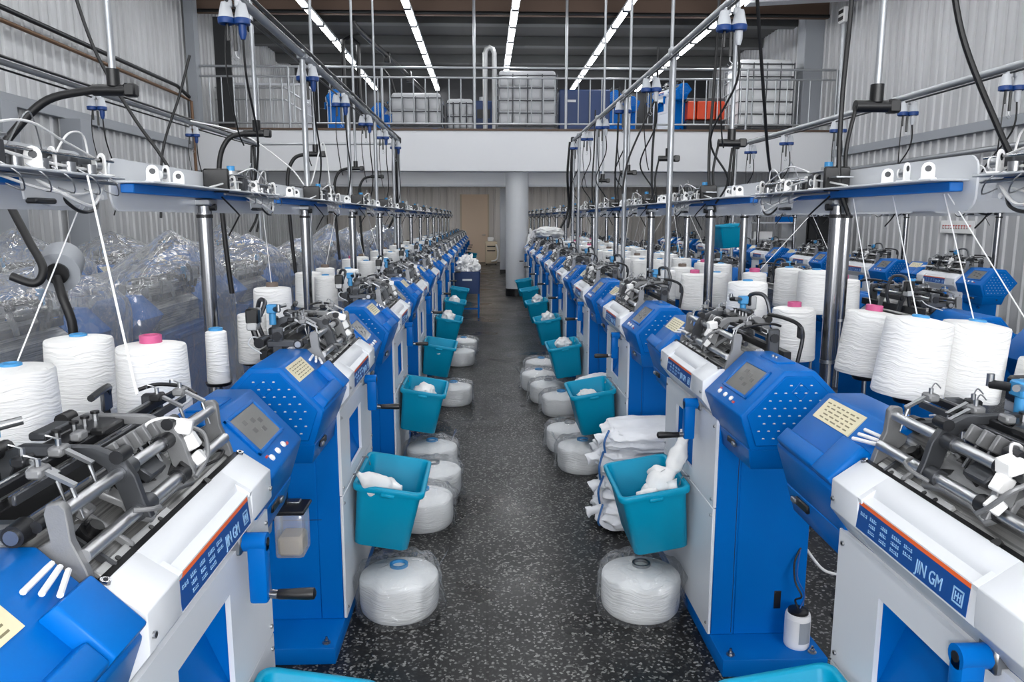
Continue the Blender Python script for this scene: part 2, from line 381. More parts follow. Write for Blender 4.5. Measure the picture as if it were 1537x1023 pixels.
def make_machine(fs=1, stand=True, carriage_y=.03):
    R = root('knitting_machine')
    # ---- base
    b = MB(); b.box((.245, -.01, .035), (.40, 1.19, .07), 'blue', bev=.005, seg=2)
    base = b.build('base_plate', R)
    for x, y in ((.085, -.57), (.40, -.565), (.085, .55), (.40, .55)):
        c = MB(); c.cyl((x, y, .069), (x, y, .074), .016, 'steel', 14); c.cyl((x, y, .074), (x, y, .084), .010, 'chrome', 6); c.cyl((x, y, .084), (x, y, .096), .005, 'chrome', 8)
        c.build('levelling_bolt', base)
    # ---- pedestal
    b = MB()
    b.box((.28, -.03, .505), (.28, .80, .87), 'blue', bev=.003)
    b.box((.0955, -.28, .505), (.091, .30, .87), 'blue', bev=.003); b.box((.0955, .275, .505), (.091, .19, .87), 'blue', bev=.003)
    b.box((.0955, .025, .34), (.091, .31, .54), 'blue'); b.box((.0955, .025, .91), (.091, .31, .06), 'blue')
    b.box((.13, -.4305, .5), (.002, .001, .84), 'dark_steel'); b.box((.25, .3705, .5), (.25, .001, .002), 'dark_steel')
    ped = b.build('pedestal', R)
    c = MB(); c.box((.31, -.430, .215), (.028, .004, .075), 'black', bev=.0019); c.build('cable_slot', ped)
    c = MB(); c.cyl((.22, -.425, .80), (.22, -.45, .79), .016, 'blue', 12); c.cyl((.22, -.45, .79), (.22, -.452, .79), .008, 'black', 10); c.build('under_boss', ped)
    b = MB(); b.prism([(.139, .862), (.051, .635), (.139, .635)], 'y', -.128, .178, 'blue')
    b.prism([(.139, .862), (.09, .862), (.139, .7)], 'y', .09, .178, 'blue')
    b.build('glove_chute', R)
    b = MB()   # upper front panel with its opening
    y0, y1, z0, z1 = -.428, .368, .598, .945; a0, a1, c0, c1 = -.12, .17, .65, .865
    for (p, q, s_, t) in ((y0, a0, z0, z1), (a1, y1, z0, z1), (a0, a1, z0, c0), (a0, a1, c1, z1)):
        b.box((.0435, (p+q)/2, (s_+t)/2), (.012, q-p, t-s_), 'white_paint')
    fp = b.build('front_panel', R, smooth=0)
    c = MB()
    for y, z in ((-.405, .915), (-.405, .625), (.345, .915), (.345, .625)): screw(c, (.0375, y, z), (-1, 0, 0))
    c.build('screw_set', fp)
    b = MB(); b.box((.0435, -.03, .3325), (.012, .796, .523), 'white_paint', bev=.002)
    lp = b.build('lower_panel', R); c = MB()
    for y, z in ((-.405, .56), (-.405, .11), (.345, .56), (.345, .11)): screw(c, (.0375, y, z), (-1, 0, 0))
    c.build('screw_set', lp)
    # ---- front beam with label recess
    P0 = [(.068, 1.127), (.0, 1.080), (.0, 1.008), (.05, .945), (.085, .945), (.085, 1.127)]
    P1 = [(.068, 1.127), (.032, 1.1025), (.027, 1.087), (.005, 1.0775), (.0, 1.008), (.05, .945), (.085, .945), (.085, 1.127)]
    b = MB(); b.prism(P0, 'y', -.35, -.195, 'white_paint', bev=.003, seg=2); b.prism(P0, 'y', .22, .35, 'white_paint', bev=.003, seg=2)
    b.prism(P1, 'y', -.198, .223, 'white_paint')
    for y0, y1 in ((-.198, -.182), (.207, .223)):
        b.prism([(.032, 1.1025), (.0, 1.0802), (.002, 1.07), (.027, 1.087)], 'y', y0, y1, 'white_paint')
    beam = b.build('front_beam', R)
    for y in (-.335, .335):
        c = MB(); screw(c, (.0, y, 1.035), (-1, 0, 0), .006); c.build('fixing_screw', beam); c = MB(); screw(c, (.07, y*1.0, 1.124), (-.3, 0, 1), .009, 'chrome', .008); c.build('fixing_screw', beam)
    # nameplate: lies on the recessed front of the beam; reads from -x side, left end at +y
    n = Vector((-1, 0, .088)).normalized()
    ax = Vector((0, -1, 0)); up = Vector((.006, 0, .068)).normalized()
    def lab(u, v, h): return Vector((.0, .22, 1.008))+ax*u+up*v+n*h
    def lrect(mb, u0, u1, v0, v1, h, m):
        q = [lab(u0, v0, h), lab(u1, v0, h), lab(u1, v1, h), lab(u0, v1, h)]; e = [p-n*.0012 for p in q]
        mb.add(q+e, [(0, 1, 2, 3), (0, 4, 5, 1), (1, 5, 6, 2), (2, 6, 7, 3), (3, 7, 4, 0)], m)
    b = MB(); lrect(b, .0, .395, .004, .058, .001, 'label_blue'); plate = b.build('nameplate', R, smooth=0)
    c = MB(); lrect(c, .0, .395, .058, .0665, .0014, 'orange'); c.build('orange_stripe', plate, smooth=0)
    c = MB(); rs = random.Random(3)
    for u0, w, rows in ((.012, .028, 1), (.052, .03, 3), (.098, .03, 3), (.142, .034, 3), (.188, .034, 2)):   # blurred small print
        for r_ in range(rows):
            x = u0
            while x < u0+w-.004:
                l = rs.uniform(.003, .006); v = .048-.014*r_-(.0 if rows > 1 else .002)
                lrect(c, x, x+l, v-.0075, v-.0055, .0016, 'label_ink'); lrect(c, x, x+l*.8, v-.003, v-.0015, .0016, 'label_ink')
                if rs.random() < .6: lrect(c, x+l*.4, x+l*.4+.0014, v-.0085, v, .0016, 'label_ink')
                x += l+.002
    c.build('small_print', plate, smooth=0)
    T = Matrix((( ax.x, up.x, n.x, 0), (ax.y, up.y, n.y, 0), (ax.z, up.z, n.z, 0), (0, 0, 0, 1)))
    o0 = lab(.235, .014, .0015); T.translation = o0
    text_part('JIN GM', .036, plate, 'label_ink', T @ Matrix.Scale(.78, 4, (1, 0, 0)), 'lettering')
    c = MB(); u = .352
    for (p, q, s_, t) in ((0, .03, .0, .003), (0, .03, .026, .029), (0, .003, .0, .029), (.027, .03, .0, .029), (.006, .024, .013, .0155), (.006, .0085, .006, .022), (.014, .0165, .006, .022), (.0215, .024, .006, .022)):
        lrect(c, u+p, u+q, .014+s_, .014+t, .0016, 'label_ink')
    c.build('square_mark', plate, smooth=0)
    # ---- control box
    b = MB(); b.prism(HEXF, 'y', -.352, -YE, 'blue', bev=.006, seg=2, pts2=HEXN)
    b.box((.212, -.54, 1.199), (.07, .16, .010), 'blue', bev=.004); b.cyl((.212, -.50, 1.2), (.212, -.5, 1.209), .007, 'steel', 8); b.cyl((.212, -.53, 1.2), (.212, -.53, 1.209), .007, 'steel', 8)
    cb = b.build('control_box', R)
    end_cover(cb, -YE, -1)
    tr = MB(); up_ = [(.052, -.740), (.282, -.740), (.29, -.355), (.050, -.355)]; lo_ = [(.070, -.715), (.27, -.715), (.28, -.355), (.062, -.355)]
    tr.prism(lo_, 'z', .850, .927, 'blue', bev=.003, pts2=up_); tr.cyl((.20, -.725, .900), (.20, -.741, .900), .006, 'black', 10)
    tray = tr.build('under_tray', cb)
    c = MB(); c.box((.054, -.56, .905), (.012, .08, .022), 'black', bev=.004); c.box((.048, -.60, .905), (.012, .03, .016), 'steel', bev=.003); c.build('latch', cb)
    S = Patch((.008, -.36, 1.046), (.016, -.735, 1.046), (.158, -.735, 1.198), (.158, -.36, 1.198))
    b = MB(); fr = .05
    for (u0, u1, v0, v1) in ((.20, .85, .27, .32), (.20, .85, .83, .88), (.20, .25, .27, .88), (.80, .85, .27, .88)): S.slab(b, u0, u1, v0, v1, -.002, .006, 'blue', bev=.0015)
    b.build('screen_bezel', cb)
    b = MB(); S.slab(b, .25, .80, .32, .83, -.002, .003, 'screen'); sc_ = b.build('display_screen', R, smooth=0)
    c = MB(); rs = random.Random(5)
    for (u, v) in ((.38, .66), (.42, .50), (.52, .62), (.56, .44), (.62, .56)): S.slab(c, u, u+.07, v, v+.07, .0028, .0034, 'screen_mark')
    c.build('screen_icons', sc_, smooth=0)
    for u in (.30, .46, .62):
        c = MB(); p = S.p(u, .15, .003); c.T = Matrix.Translation(p) @ S.n.to_track_quat('Z', 'Y').to_matrix().to_4x4()
        c.lathe([(.0, .006), (.006, .0055), (.009, .003), (.0095, -.002)], (0, 0, 0), 'white_plastic', 12); c.T = Matrix.Identity(4)
        o = c.build('button', cb); 
    c = MB(); S.slab(c, .68, .72, .10, .14, -.001, .003, 'red'); S.slab(c, .24, .28, .19, .22, -.001, .003, 'red'); c.build('indicator', cb, smooth=0)
    # ---- end housing (other end)
    H1 = [(x, y) for x, y in HEXF]; 
    b = MB(); b.prism(HEXF, 'y', .352, YE, 'blue', bev=.006, seg=2, pts2=HEXN)
    S2 = Patch((.008, .354, 1.046), (.016, .735, 1.046), (.158, .735, 1.198), (.158, .354, 1.198))
    S2.slab(b, .0, .30, .02, .60, -.01, .030, 'blue', bev=.005, inset=.02); S2.slab(b, .27, .98, .02, .30, -.01, .026, 'blue', bev=.005, inset=.03)
    eh = b.build('end_housing', R)
    end_cover(eh, YE, 1)
    tr = MB(); tr.prism([(x, -y) for x, y in lo_], 'z', .850, .927, 'blue', bev=.003, pts2=[(x, -y) for x, y in up_]); tr.build('under_tray', eh)
    c = MB(); c.box((.052, .62, .905), (.014, .085, .024), 'black', bev=.004); c.box((.045, .66, .905), (.012, .03, .016), 'steel', bev=.003); c.build('latch', eh)
    c = MB(); S2.slab(c, .36, .92, .62, .95, -.001, .0025, 'plate_cream'); rp = c.build('rating_plate', R, smooth=0)
    c = MB(); rs = random.Random(11)
    for r_ in range(5):
        v = .66+r_*.055; u = .42
        while u < .84:
            l = rs.uniform(.03, .08); S2.slab(c, u, u+l, v, v+.018, .0024, .0029, 'print'); u += l+.03
    c.build('plate_print', rp, smooth=0)
    # ---- needle bed
    b = MB(); b.prism([(.086, .95), (.080, 1.108), (.205, 1.205), (.225, 1.205), (.36, 1.10), (.36, .95)], 'y', -.352, .352, 'bed')
    bed = b.build('needle_bed', R)
    c = MB(); sl = math.atan2(.097, .125); T0 = Matrix.Translation((.085, 0, 1.112)) @ Matrix.Rotation(-sl, 4, 'Y'); c.T = T0
    c.box((.012, .17, .005), (.024, .28, .010), 'alu', bev=.002)
    for y in (.08, .12, .2, .25): c.cyl((.012, y, .01), (.012, y, .012), .006, 'black', 10)
    c.T = Matrix.Identity(4); c.build('needle_rail', bed)
    for (q, y) in ((.065, -.24), (.075, .24)):
        c = MB(); c.T = T0; c.cyl((q, y, .0), (q, y, .006), .032, 'steel', 20); c.cyl((q, y, .006), (q, y, .020), .022, 'black', 16)
        c.cyl((q, y, .02), (q, y, .034), .013, 'black', 12); c.box((q, y, .026), (.04, .008, .01), 'black', bev=.003); c.build('stop_knob', bed)
    for k_ in range(3):
        c = MB(); c.T = T0
        if k_ == 0: c.box((.06, .20, .010), (.10, .010, .016), 'cast', bev=.003); c.box((.11, .20, .016), (.02, .03, .024), 'cast', bev=.004)
        elif k_ == 1: c.box((.055, .27, .008), (.10, .008, .012), 'mid_steel')
        else: c.cyl((.0, -.13, .006), (.0, -.13, .022), .011, 'black', 10)
        c.build('bed_stop', bed)
    c = MB(); c.box((.078, 0, 1.121), (.016, .69, .012), 'black'); c.build('gap_shade_strip', bed)  # black strip drawn in as the shade of the gap between beam and bed
    cy_ = carriage_y
    # ---- rods and their end brackets
    for y in (-.335, .335):
        c = MB(); c.prism([(.082, 1.112), (.092, 1.15), (.112, 1.20), (.115, 1.252), (.124, 1.262), (.145, 1.260), (.150, 1.245), (.144, 1.20), (.165, 1.19), (.16, 1.172), (.125, 1.142)], 'y', y-.009, y+.009, 'cast', bev=.002)
        c.build('rod_bracket', R); c = MB()
        c.box((.272, y, 1.225), (.045, .026, .11), 'mid_steel', bev=.006); c.cyl((.272, y-.02, 1.245), (.272, y+.02, 1.245), .018, 'dark_steel', 12)
        c.build('rod_post', R)
    for (x, z, r, m, l) in ((.13, 1.24, .0115, 'rod', .35), (.272, 1.245, .010, 'rod', .35), (.102, 1.168, .0125, 'rod', .33), (.165, 1.222, .010, 'dark_steel', .34)):
        c = MB(); l = min(l, .341); c.cyl((x, -l, z), (x, l, z), r, m, 14)
        if x < .2: c.cyl((x, cy_-.125, z), (x, cy_-.07, z), r*1.5, 'dark_steel', 12); c.cyl((x, cy_+.06, z), (x, cy_+.115, z), r*1.5, 'mid_steel', 12)
        c.build('guide_rod', R)
    for (x, z, w, h, m) in ((.195, 1.266, .008, .018, 'mid_steel'), (.222, 1.277, .010, .018, 'dark_steel'), (.248, 1.270, .008, .016, 'steel'), (.33, 1.17, .03, .04, 'dark_steel')):
        c = MB(); c.box((x, .0, z), (w, .68, h), m, bev=.002); c.build('carrier_rail', R)
    # ---- carriage
    cy = carriage_y; K = root('carriage'); K.parent = R
    c = MB(); c.T = Matrix.Translation((.095, cy, 1.142)) @ Matrix.Rotation(-sl, 4, 'Y')
    out = [(-.010, -.11), (.03, -.135), (.06, -.12), (.10, -.13), (.115, -.07), (.11, .03), (.12, .09), (.09, .12), (.05, .105), (.02, .12), (-.010, .09), (.004, .04), (.004, -.05)]
    c.prism(out, 'z', .0, .014, 'cast', bev=.002)
    for (x, y, a, w) in ((.04, -.09, .3, .05), (.06, .0, -.3, .05), (.04, .08, .4, .045), (.085, .07, 0, .03)):
        c.box((x, y, .0142), (.016, w, .002), 'black', rot=(0, 0, a), bev=.0009)
    for (x, y) in ((.02, -.11), (.09, -.11), (.09, .10), (.02, .10), (.075, -.05)): c.cyl((x, y, .012), (x, y, .022), .007, 'steel', 8)
    c.box((.075, -.02, .026), (.05, .07, .022), 'mid_steel', bev=.004); c.cyl((.03, -.10, .014), (.03, -.10, .035), .010, 'black', 12)
    c.T = Matrix.Identity(4); c.build('cam_plate', K)
    for dy, m in ((-.115, 'cast'), (.105, 'mid_steel')):
        c = MB(); c.prism([(.075, 1.155), (.088, 1.19), (.100, 1.235), (.12, 1.268), (.17, 1.292), (.30, 1.296), (.34, 1.28), (.362, 1.22), (.37, 1.16), (.350, 1.155), (.335, 1.21), (.31, 1.262), (.28, 1.276), (.18, 1.272), (.15, 1.25), (.133, 1.21), (.12, 1.165)], 'y', cy+dy-.009, cy+dy+.009, m, bev=.002)
        c.cyl((.125, cy+dy-.02, 1.275), (.125, cy+dy+.02, 1.275), .013, 'dark_steel', 12); c.cyl((.34, cy+dy-.02, 1.285), (.34, cy+dy+.02, 1.285), .015, 'black', 12)
        c.build('carriage_arm', K)
    c = MB(); c.box((.255, cy-.005, 1.283), (.045, .22, .014), 'dark_steel', bev=.004); c.box((.215, cy-.03, 1.288), (.03, .08, .018), 'black', bev=.005)
    c.box((.29, cy+.03, 1.300), (.035, .09, .016), 'mid_steel', bev=.004); c.box((.225, cy+.055, 1.297), (.022, .03, .018), 'cast', bev=.004)
    c.box((.35, cy, 1.235), (.025, .24, .03), 'dark_steel', bev=.005)
    for y in (-.10, -.06, -.02, .02, .06): c.box((.165, cy+y, 1.262), (.035, .012, .035), 'cast', rot=(0, .5, 0), bev=.002)
    for y in (-.08, -.04, .0, .04): c.cyl((.135, cy+y, 1.20), (.175, cy+y, 1.275), .005, 'chrome', 6)
    for i, y in enumerate((-.08, -.04, .0, .06)): c.cyl((.262, cy+y, 1.288), (.262, cy+y, 1.305), .006, 'steel', 8); c.cyl((.262, cy+y, 1.305), (.262, cy+y, 1.310), .009, 'black', 10)
    c.build('carriage_bridge', K)
    c = MB(); c.box((.105, cy-.13, 1.262), (.036, .034, .030), 'white_plastic', rot=(.1, -.2, .2), bev=.003); c.box((.092, cy-.133, 1.228), (.028, .026, .034), 'white_plastic', rot=(0, .5, .1), bev=.003)
    c.box((.080, cy-.138, 1.190), (.024, .026, .028), 'white_plastic', rot=(.2, .7, .2), bev=.003); c.tube([(.105, cy-.13, 1.275), (.13, cy-.095, 1.290), (.16, cy-.08, 1.28), (.165, cy-.075, 1.25)], .003, 'white_plastic', 6, 4)
    c.build('yarn_sensor', K)
    for P_, r_, m_, nm in (([(.075, cy-.10, 1.16), (.065, cy-.145, 1.19), (.08, cy-.175, 1.23), (.11, cy-.18, 1.245), (.13, cy-.17, 1.24)], .005, 'cast', 'hook_lever'), ([(.085, cy+.07, 1.16), (.065, cy+.1, 1.172), (.066, cy+.13, 1.18), (.09, cy+.15, 1.185)], .0045, 'cast', 'hook_lever'), ([(.11, cy-.22, 1.14), (.08, cy-.25, 1.15), (.078, cy-.28, 1.16), (.11, cy-.29, 1.155)], .0035, 'black', 'cable_loop')):
        c = MB(); c.tube(P_, r_, m_, 8, 5); c.build(nm, K)
    # ---- yarn carriers along the rails
    for i, (y, x) in enumerate(((-.29, .185), (-.235, .215), (.17, .215), (.225, .245), (.285, .185))):
        c = MB(); c.box((x, y, 1.295), (.026, .036, .018), 'dark_steel' if i % 2 else 'cast', bev=.004); c.box((x-.03, y, 1.285), (.06, .012, .006), 'steel', rot=(0, -.5, 0))
        c.cyl((x-.05, y, 1.268), (x-.065, y, 1.215), .0045, 'steel', 8, .002); c.cyl((x, y, 1.302), (x, y, 1.316), .005, 'steel', 8); c.tube([(x, y, 1.315), (x+.015, y+.01, 1.325), (x+.022, y, 1.315)], .0016, 'steel', 6, 4)
        c.build('yarn_carrier', R)
    c = MB(); c.box((.25, .335, 1.215), (.13, .03, .03), 'mid_steel', bev=.006); c.cyl((.19, .325, 1.215), (.19, .36, 1.215), .020, 'dark_steel', 18, .018); c.cyl((.19, .36, 1.215), (.19, .364, 1.215), .012, 'steel', 18)
    for q in range(3): c.cyl((.11+.012*q, .36, 1.16+.006*q), (.085+.02*q, .43+.01*q, 1.155+.008*q), .005, 'white_plastic', 8)
    c.cyl((.34, .27, 1.22), (.34, .36, 1.22), .020, 'dark_steel', 14); c.tube([(.33, .3, 1.22), (.36, .36, 1.245), (.36, .42, 1.225), (.30, .47, 1.20)], .003, 'light_grey', 6, 5); c.build('drive_end', R)
    c = MB(); c.box((.33, .19, 1.335), (.038, .042, .036), 'core_blue', bev=.004); c.cyl((.33, .19, 1.32), (.33, .19, 1.27), .014, 'core_blue', 10); c.cyl((.315, .175, 1.34), (.285, .15, 1.345), .008, 'steel', 10); c.cyl((.315, .205, 1.335), (.29, .24, 1.335), .010, 'dark_steel', 10)
    c.cyl((.29, .24, 1.33), (.29, .24, 1.358), .008, 'steel', 10); c.build('solenoid', R)
    c = MB(); c.box((.385, .27, 1.315), (.05, .04, .06), 'black', bev=.006); c.box((.385, .245, 1.315), (.052, .012, .062), 'steel', bev=.004); c.box((.385, .27, 1.275), (.04, .05, .03), 'alu', bev=.004); c.cyl((.385, .27, 1.26), (.37, .27, 1.2), .012, 'dark_steel', 8)
    c.tube([(.37, .22, 1.31), (.36, .18, 1.36), (.40, .12, 1.36), (.42, .1, 1.28), (.40, .09, 1.2)], .009, 'mid_steel', 8, 5); c.build('tension_motor', R)
    c = MB(); c.tube([(.37, -.34, 1.15), (.385, -.34, 1.25), (.37, -.33, 1.295), (.34, -.25, 1.312), (.32, -.15, 1.312)], .008, 'dark_steel', 8, 5); c.box((.378, -.33, 1.265), (.010, .045, .05), 'mid_steel', bev=.004)
    c.tube([(.3, -.33, 1.29), (.26, -.345, 1.30), (.20, -.34, 1.295), (.16, -.32, 1.28)], .005, 'black', 8, 5); c.build('yarn_guide_arm', R)
    # ---- crank
    c = MB(); c.cyl((.052, -.20, .955), (-.028, -.20, .955), .022, 'blue', 16); c.cyl((-.028, -.20, .955), (-.030, -.2, .955), .010, 'dark_steel', 10)
    c.box((-.006, -.20, .885), (.044, .040, .155), 'blue', bev=.008, seg=2); c.box((.04, -.2, .955), (.03, .05, .05), 'steel', bev=.005)
    cr = c.build('crank_arm', R)
    c = MB(); c.cyl((-.026, -.20, .825), (-.045, -.2, .823), .011, 'chrome', 12); ax_ = Matrix.Rotation(-PI/2, 3, 'Y')
    c.lathe([(.0095, 0), (.012, .006), (.0125, .03), (.0145, .075), (.0135, .088), (.006, .092)], (-.043, -.2, .823), 'black', 14, ax_)
    tag(c.build('crank_handle', cr), 'black tapered grip')
    # ---- rear tray and cable
    c = MB(); c.box((.415, .0, .90), (.09, .55, .03), 'blue', bev=.004); c.box((.42, 0, .84), (.05, .5, .10), 'blue', bev=.004); c.build('rear_tray', R)
    if not stand: return R
    # ---- yarn stand
    px = .646
    c = MB(); c.cyl((px, 0, .80), (px, 0, 1.765), .030, 'chrome', 24); c.cyl((px, 0, .79), (px, 0, .80), .033, 'black', 20)
    pole = c.build('stand_pole', R)
    c = MB(); c.cyl((px, 0, 1.08), (px, 0, 1.095), .0325, 'steel', 20); c.cyl((px, 0, 1.70), (px, 0, 1.715), .034, 'black', 20); c.build('pole_clamp', pole)
    c = MB(); c.box((px-.005, 0, 1.765), (.075, .09, .03), 'steel', bev=.006); c.cyl((px-.05, 0, 1.745), (px+.03, 0, 1.745), .015, 'dark_steel', 12); c.build('pole_head', pole); c = MB(); c.box((.53, .0, .88), (.24, .07, .05), 'mid_steel', bev=.004); c.build('stand_bracket', pole)
    b = MB(); ya, yb = (-.87, .78); r_ = .05
    def rr(y0, y1, z0, z1, r):
        pts = []
        for cx, cz, a0 in ((y1-r, z1-r, 0), (y0+r, z1-r, PI/2), (y0+r, z0+r, PI), (y1-r, z0+r, 1.5*PI)):
            for k in range(6): a = a0+PI/2*k/5; pts.append((cx+r*math.cos(a), cz+r*math.sin(a)))
        return pts
    F = lambda y: y*fs-(.11 if fs < 0 else 0)
    b.prism([(F(y), z) for y, z in rr(-.87, .78, 1.722, 1.893, .05)], 'x', .664, .671, 'acrylic')
    gp = b.build('guard_plate', R)
    b = MB(); b.box((.638, F(-.035), 1.797), (.045, 1.56, .030), 'blue_dark', bev=.003); b.build('profile_rail', R)
    b = MB(); b.box((.60, F(-.04), 1.8165), (.125, 1.60, .007), 'light_grey', bev=.002); sh = b.build('guide_shelf', R)
    ys = (-.76, -.60, -.44, .06, .14, .26, .36, .48, .60, .70)
    for i, y in enumerate(ys):
        c = MB(); a = .6*fs if i % 2 else -.4*fs; c.T = Matrix.Translation((.575+.02*(i % 3), F(y), 1.82)) @ Matrix.Rotation(a, 4, 'Z')
        h = .066 if i % 2 else .056; o_ = [(-.02, 0), (.02, 0), (.02, h-.02)]+[(.02*math.cos(t*PI/6), h-.02+.02*math.sin(t*PI/6)) for t in range(1, 6)]+[(-.02, h-.02)]
        c.prism(o_, 'y', -.003, .003, 'white_plastic', bev=.001); c.cyl((0, -.0036, h-.021), (0, .0036, h-.021), .010, 'dark_steel', 12); c.box((0, .0, .003), (.045, .05, .006), 'white_plastic', bev=.002)
        if i % 2: c.cyl((0, .004, h*.45), (0, .022, h*.45), .013, 'steel', 14); c.cyl((0, .022, h*.45), (0, .026, h*.45), .016, 'white_plastic', 14)
        c.T = Matrix.Identity(4); c.build('tension_bracket', sh)
    c = MB(); y = F(-.06); c.box((.605, y, 1.858), (.11, .016, .10), 'black', bev=.007); c.box((.60, y-.05*1, 1.862), (.07, .07, .006), 'steel'); c.box((.60, y+F(.10), 1.89), (.09, .17, .006), 'steel', bev=.002)
    c.cyl((.60, y+F(.07), 1.82), (.60, y+F(.07), 1.89), .028, 'alu', 18); c.cyl((.60, y+F(.07), 1.893), (.60, y+F(.07), 1.908), .030, 'alu', 18); c.cyl((.60, y+F(.07), 1.908), (.60, y+F(.07), 1.93), .017, 'core_blue', 14)
    c.box((.595, y+F(.15), 1.852), (.07, .06, .06), 'mid_steel', bev=.005); c.build('feeder_unit', sh)
    c = MB(); c.cyl((.575, F(.08), 1.866), (.575, F(.77), 1.866), .004, 'chrome', 8); c.cyl((.612, F(.08), 1.846), (.612, F(.77), 1.846), .004, 'chrome', 8); c.cyl((.56, F(-.1), 1.80), (.56, F(.75), 1.80), .005, 'steel', 8)
    for y in (.2, .31, .42, .55, .66): c.cyl((.59, F(y), 1.822), (.59, F(y), 1.85), .018, 'steel' if y > .3 else 'black', 12); c.box((.62, F(y+.04), 1.85), (.05, .045, .05), 'mid_steel', bev=.004); c.tube([(.565, F(y), 1.83), (.53, F(y+.02), 1.80), (.54, F(y+.05), 1.765), (.575, F(y+.04), 1.78)], .002, 'steel', 6, 4)
    c.build('guide_eyelets', sh)
    c = MB(); c.prism([(F(.30), 1.81), (F(.70), 1.805), (F(.72), 1.755), (F(.56), 1.735), (F(.42), 1.73), (F(.31), 1.745)], 'x', .575, .58, 'light_grey'); c.box((.565, F(.36), 1.742), (.03, .09, .014), 'dark_steel', bev=.004)
    c.cyl((.57, F(.68), 1.76), (.582, F(.68), 1.76), .008, 'white_plastic', 10); c.build('drop_plate', sh)
    c = MB(); c.tube([(.59, F(.1), 1.88), (.56, F(.3), 1.93), (.57, F(.5), 1.90), (.6, F(.72), 1.87)], .0035, 'cable_white', 6, 6); c.tube([(.58, F(.36), 1.80), (.545, F(.45), 1.755), (.55, F(.58), 1.735), (.58, F(.7), 1.79)], .005, 'cable_white', 6, 6)
    c.tube([(.60, F(-.02), 1.79), (.56, F(.06), 1.72), (.58, F(.12), 1.70), (.62, F(.1), 1.62)], .004, 'black', 6, 6); c.tube([(.6, F(.45), 1.79), (.56, F(.52), 1.72), (.56, F(.62), 1.73), (.6, F(.7), 1.79)], .005, 'black', 6, 6)
    c.tube([(.585, F(-.2), 1.825), (.57, F(.1), 1.86), (.58, F(.4), 1.842), (.6, F(.76), 1.835)], .004, 'cable_white', 6, 6); c.tube([(.57, F(.2), 1.80), (.55, F(.35), 1.77), (.56, F(.55), 1.765), (.6, F(.74), 1.80)], .0035, 'cable_white', 6, 6); c.tube([(.60, F(.5), 1.86), (.59, F(.56), 1.925), (.60, F(.66), 1.93), (.61, F(.7), 1.85)], .003, 'cable_white', 6, 6)
    c.tube([(.6, F(.3), 1.87), (.58, F(.35), 1.95), (.6, F(.42), 1.95), (.61, F(.47), 1.86)], .002, 'steel', 6, 6); c.build('feeder_wiring', sh)
    return R
# ------------------------------------------------------------------ the hall
XL, XR, YB, YF, ZC = -6.1, 7.5, -9.0, 29.8, 6.45
YM, YL = (YB+YF)/2, YF-YB+.6
b = MB(); b.box((.7, YM, -.05), (14.2, YL, .1), 'floor'); struct(b, 'floor')
b = MB(); b.box((.7, YM, ZC+.1), (14.2, YL, .2), 'ceil'); struct(b, 'ceiling', smooth=0)

def corrugated(a0, a1, flat, sgn, pitch, dep, back, swap=False):
    """outline of a profiled sheet wall: runs along a, ribs towards sgn"""
    pts = []; a = a0
    while a < a1-1e-6:
        for t, h in ((0, 0), (.72, 0), (.78, 1), (.94, 1)):
            pts.append((flat+sgn*dep*h, min(a+t*pitch, a1)))
        a += pitch
    pts.append((flat, a1)); pts += [(flat-sgn*back, a1), (flat-sgn*back, a0)]
    return [(q, p) for p, q in pts] if swap else pts
b = MB(); b.prism(corrugated(YB, YF, XL, 1, .23, .03, .1), 'z', 0, ZC, 'sheet'); struct(b, 'wall_left', smooth=0)
b = MB(); b.prism(corrugated(YB, YF, XR, -1, .23, .03, .1), 'z', 0, ZC, 'sheet'); struct(b, 'wall_right', smooth=0)
b = MB(); b.prism(corrugated(XL-.1, XR+.1, YF, -1, .3, .04, .1, True), 'z', 0, ZC, 'sheet_far'); struct(b, 'wall_far', smooth=0)
b = MB(); b.box((.7, YB-.05, .7), (13.9, .1, 1.4), 'wall_white'); b.box((.7, YB-.05, 5.75), (13.9, .1, 1.5), 'wall_white')
for x in (-5.9, -2.6, .7, 4.0, 7.3): b.box((x, YB-.05, 3.2), (.4, .1, 3.6), 'wall_white')
struct(b, 'wall_back', smooth=0)
M['fill_glow'] = m_emit('fill_window_glow', (.97, .985, 1), FILL)  # glowing panes added behind the camera to light camera-facing surfaces
for i, x in enumerate((-4.25, -.95, 2.35, 5.65)):
    b = MB(); b.box((x, YB-.06, 3.2), (2.9, .02, 3.6), 'fill_glow'); w = struct(b, 'fill_window_%d' % (i+1), smooth=0)
    c = MB()
    for dx in (-1.43, 0, 1.43): c.box((x+dx, YB-.02, 3.2), (.06, .06, 3.6), 'white_paint')
    for z in (1.43, 2.6, 3.8, 4.97): c.box((x, YB-.02, z), (2.9, .06, .06), 'white_paint')
    c.build('fill_window_frame', w, smooth=0)
fl = bpy.data.lights.new('camera_flash', 'POINT'); fl.energy = FLASH; fl.shadow_soft_size = .05; fl.color = (1, .99, .97)
fo = bpy.data.objects.new('camera_flash', fl); COL.objects.link(fo); fo.location = (.02, -.04, 1.64)

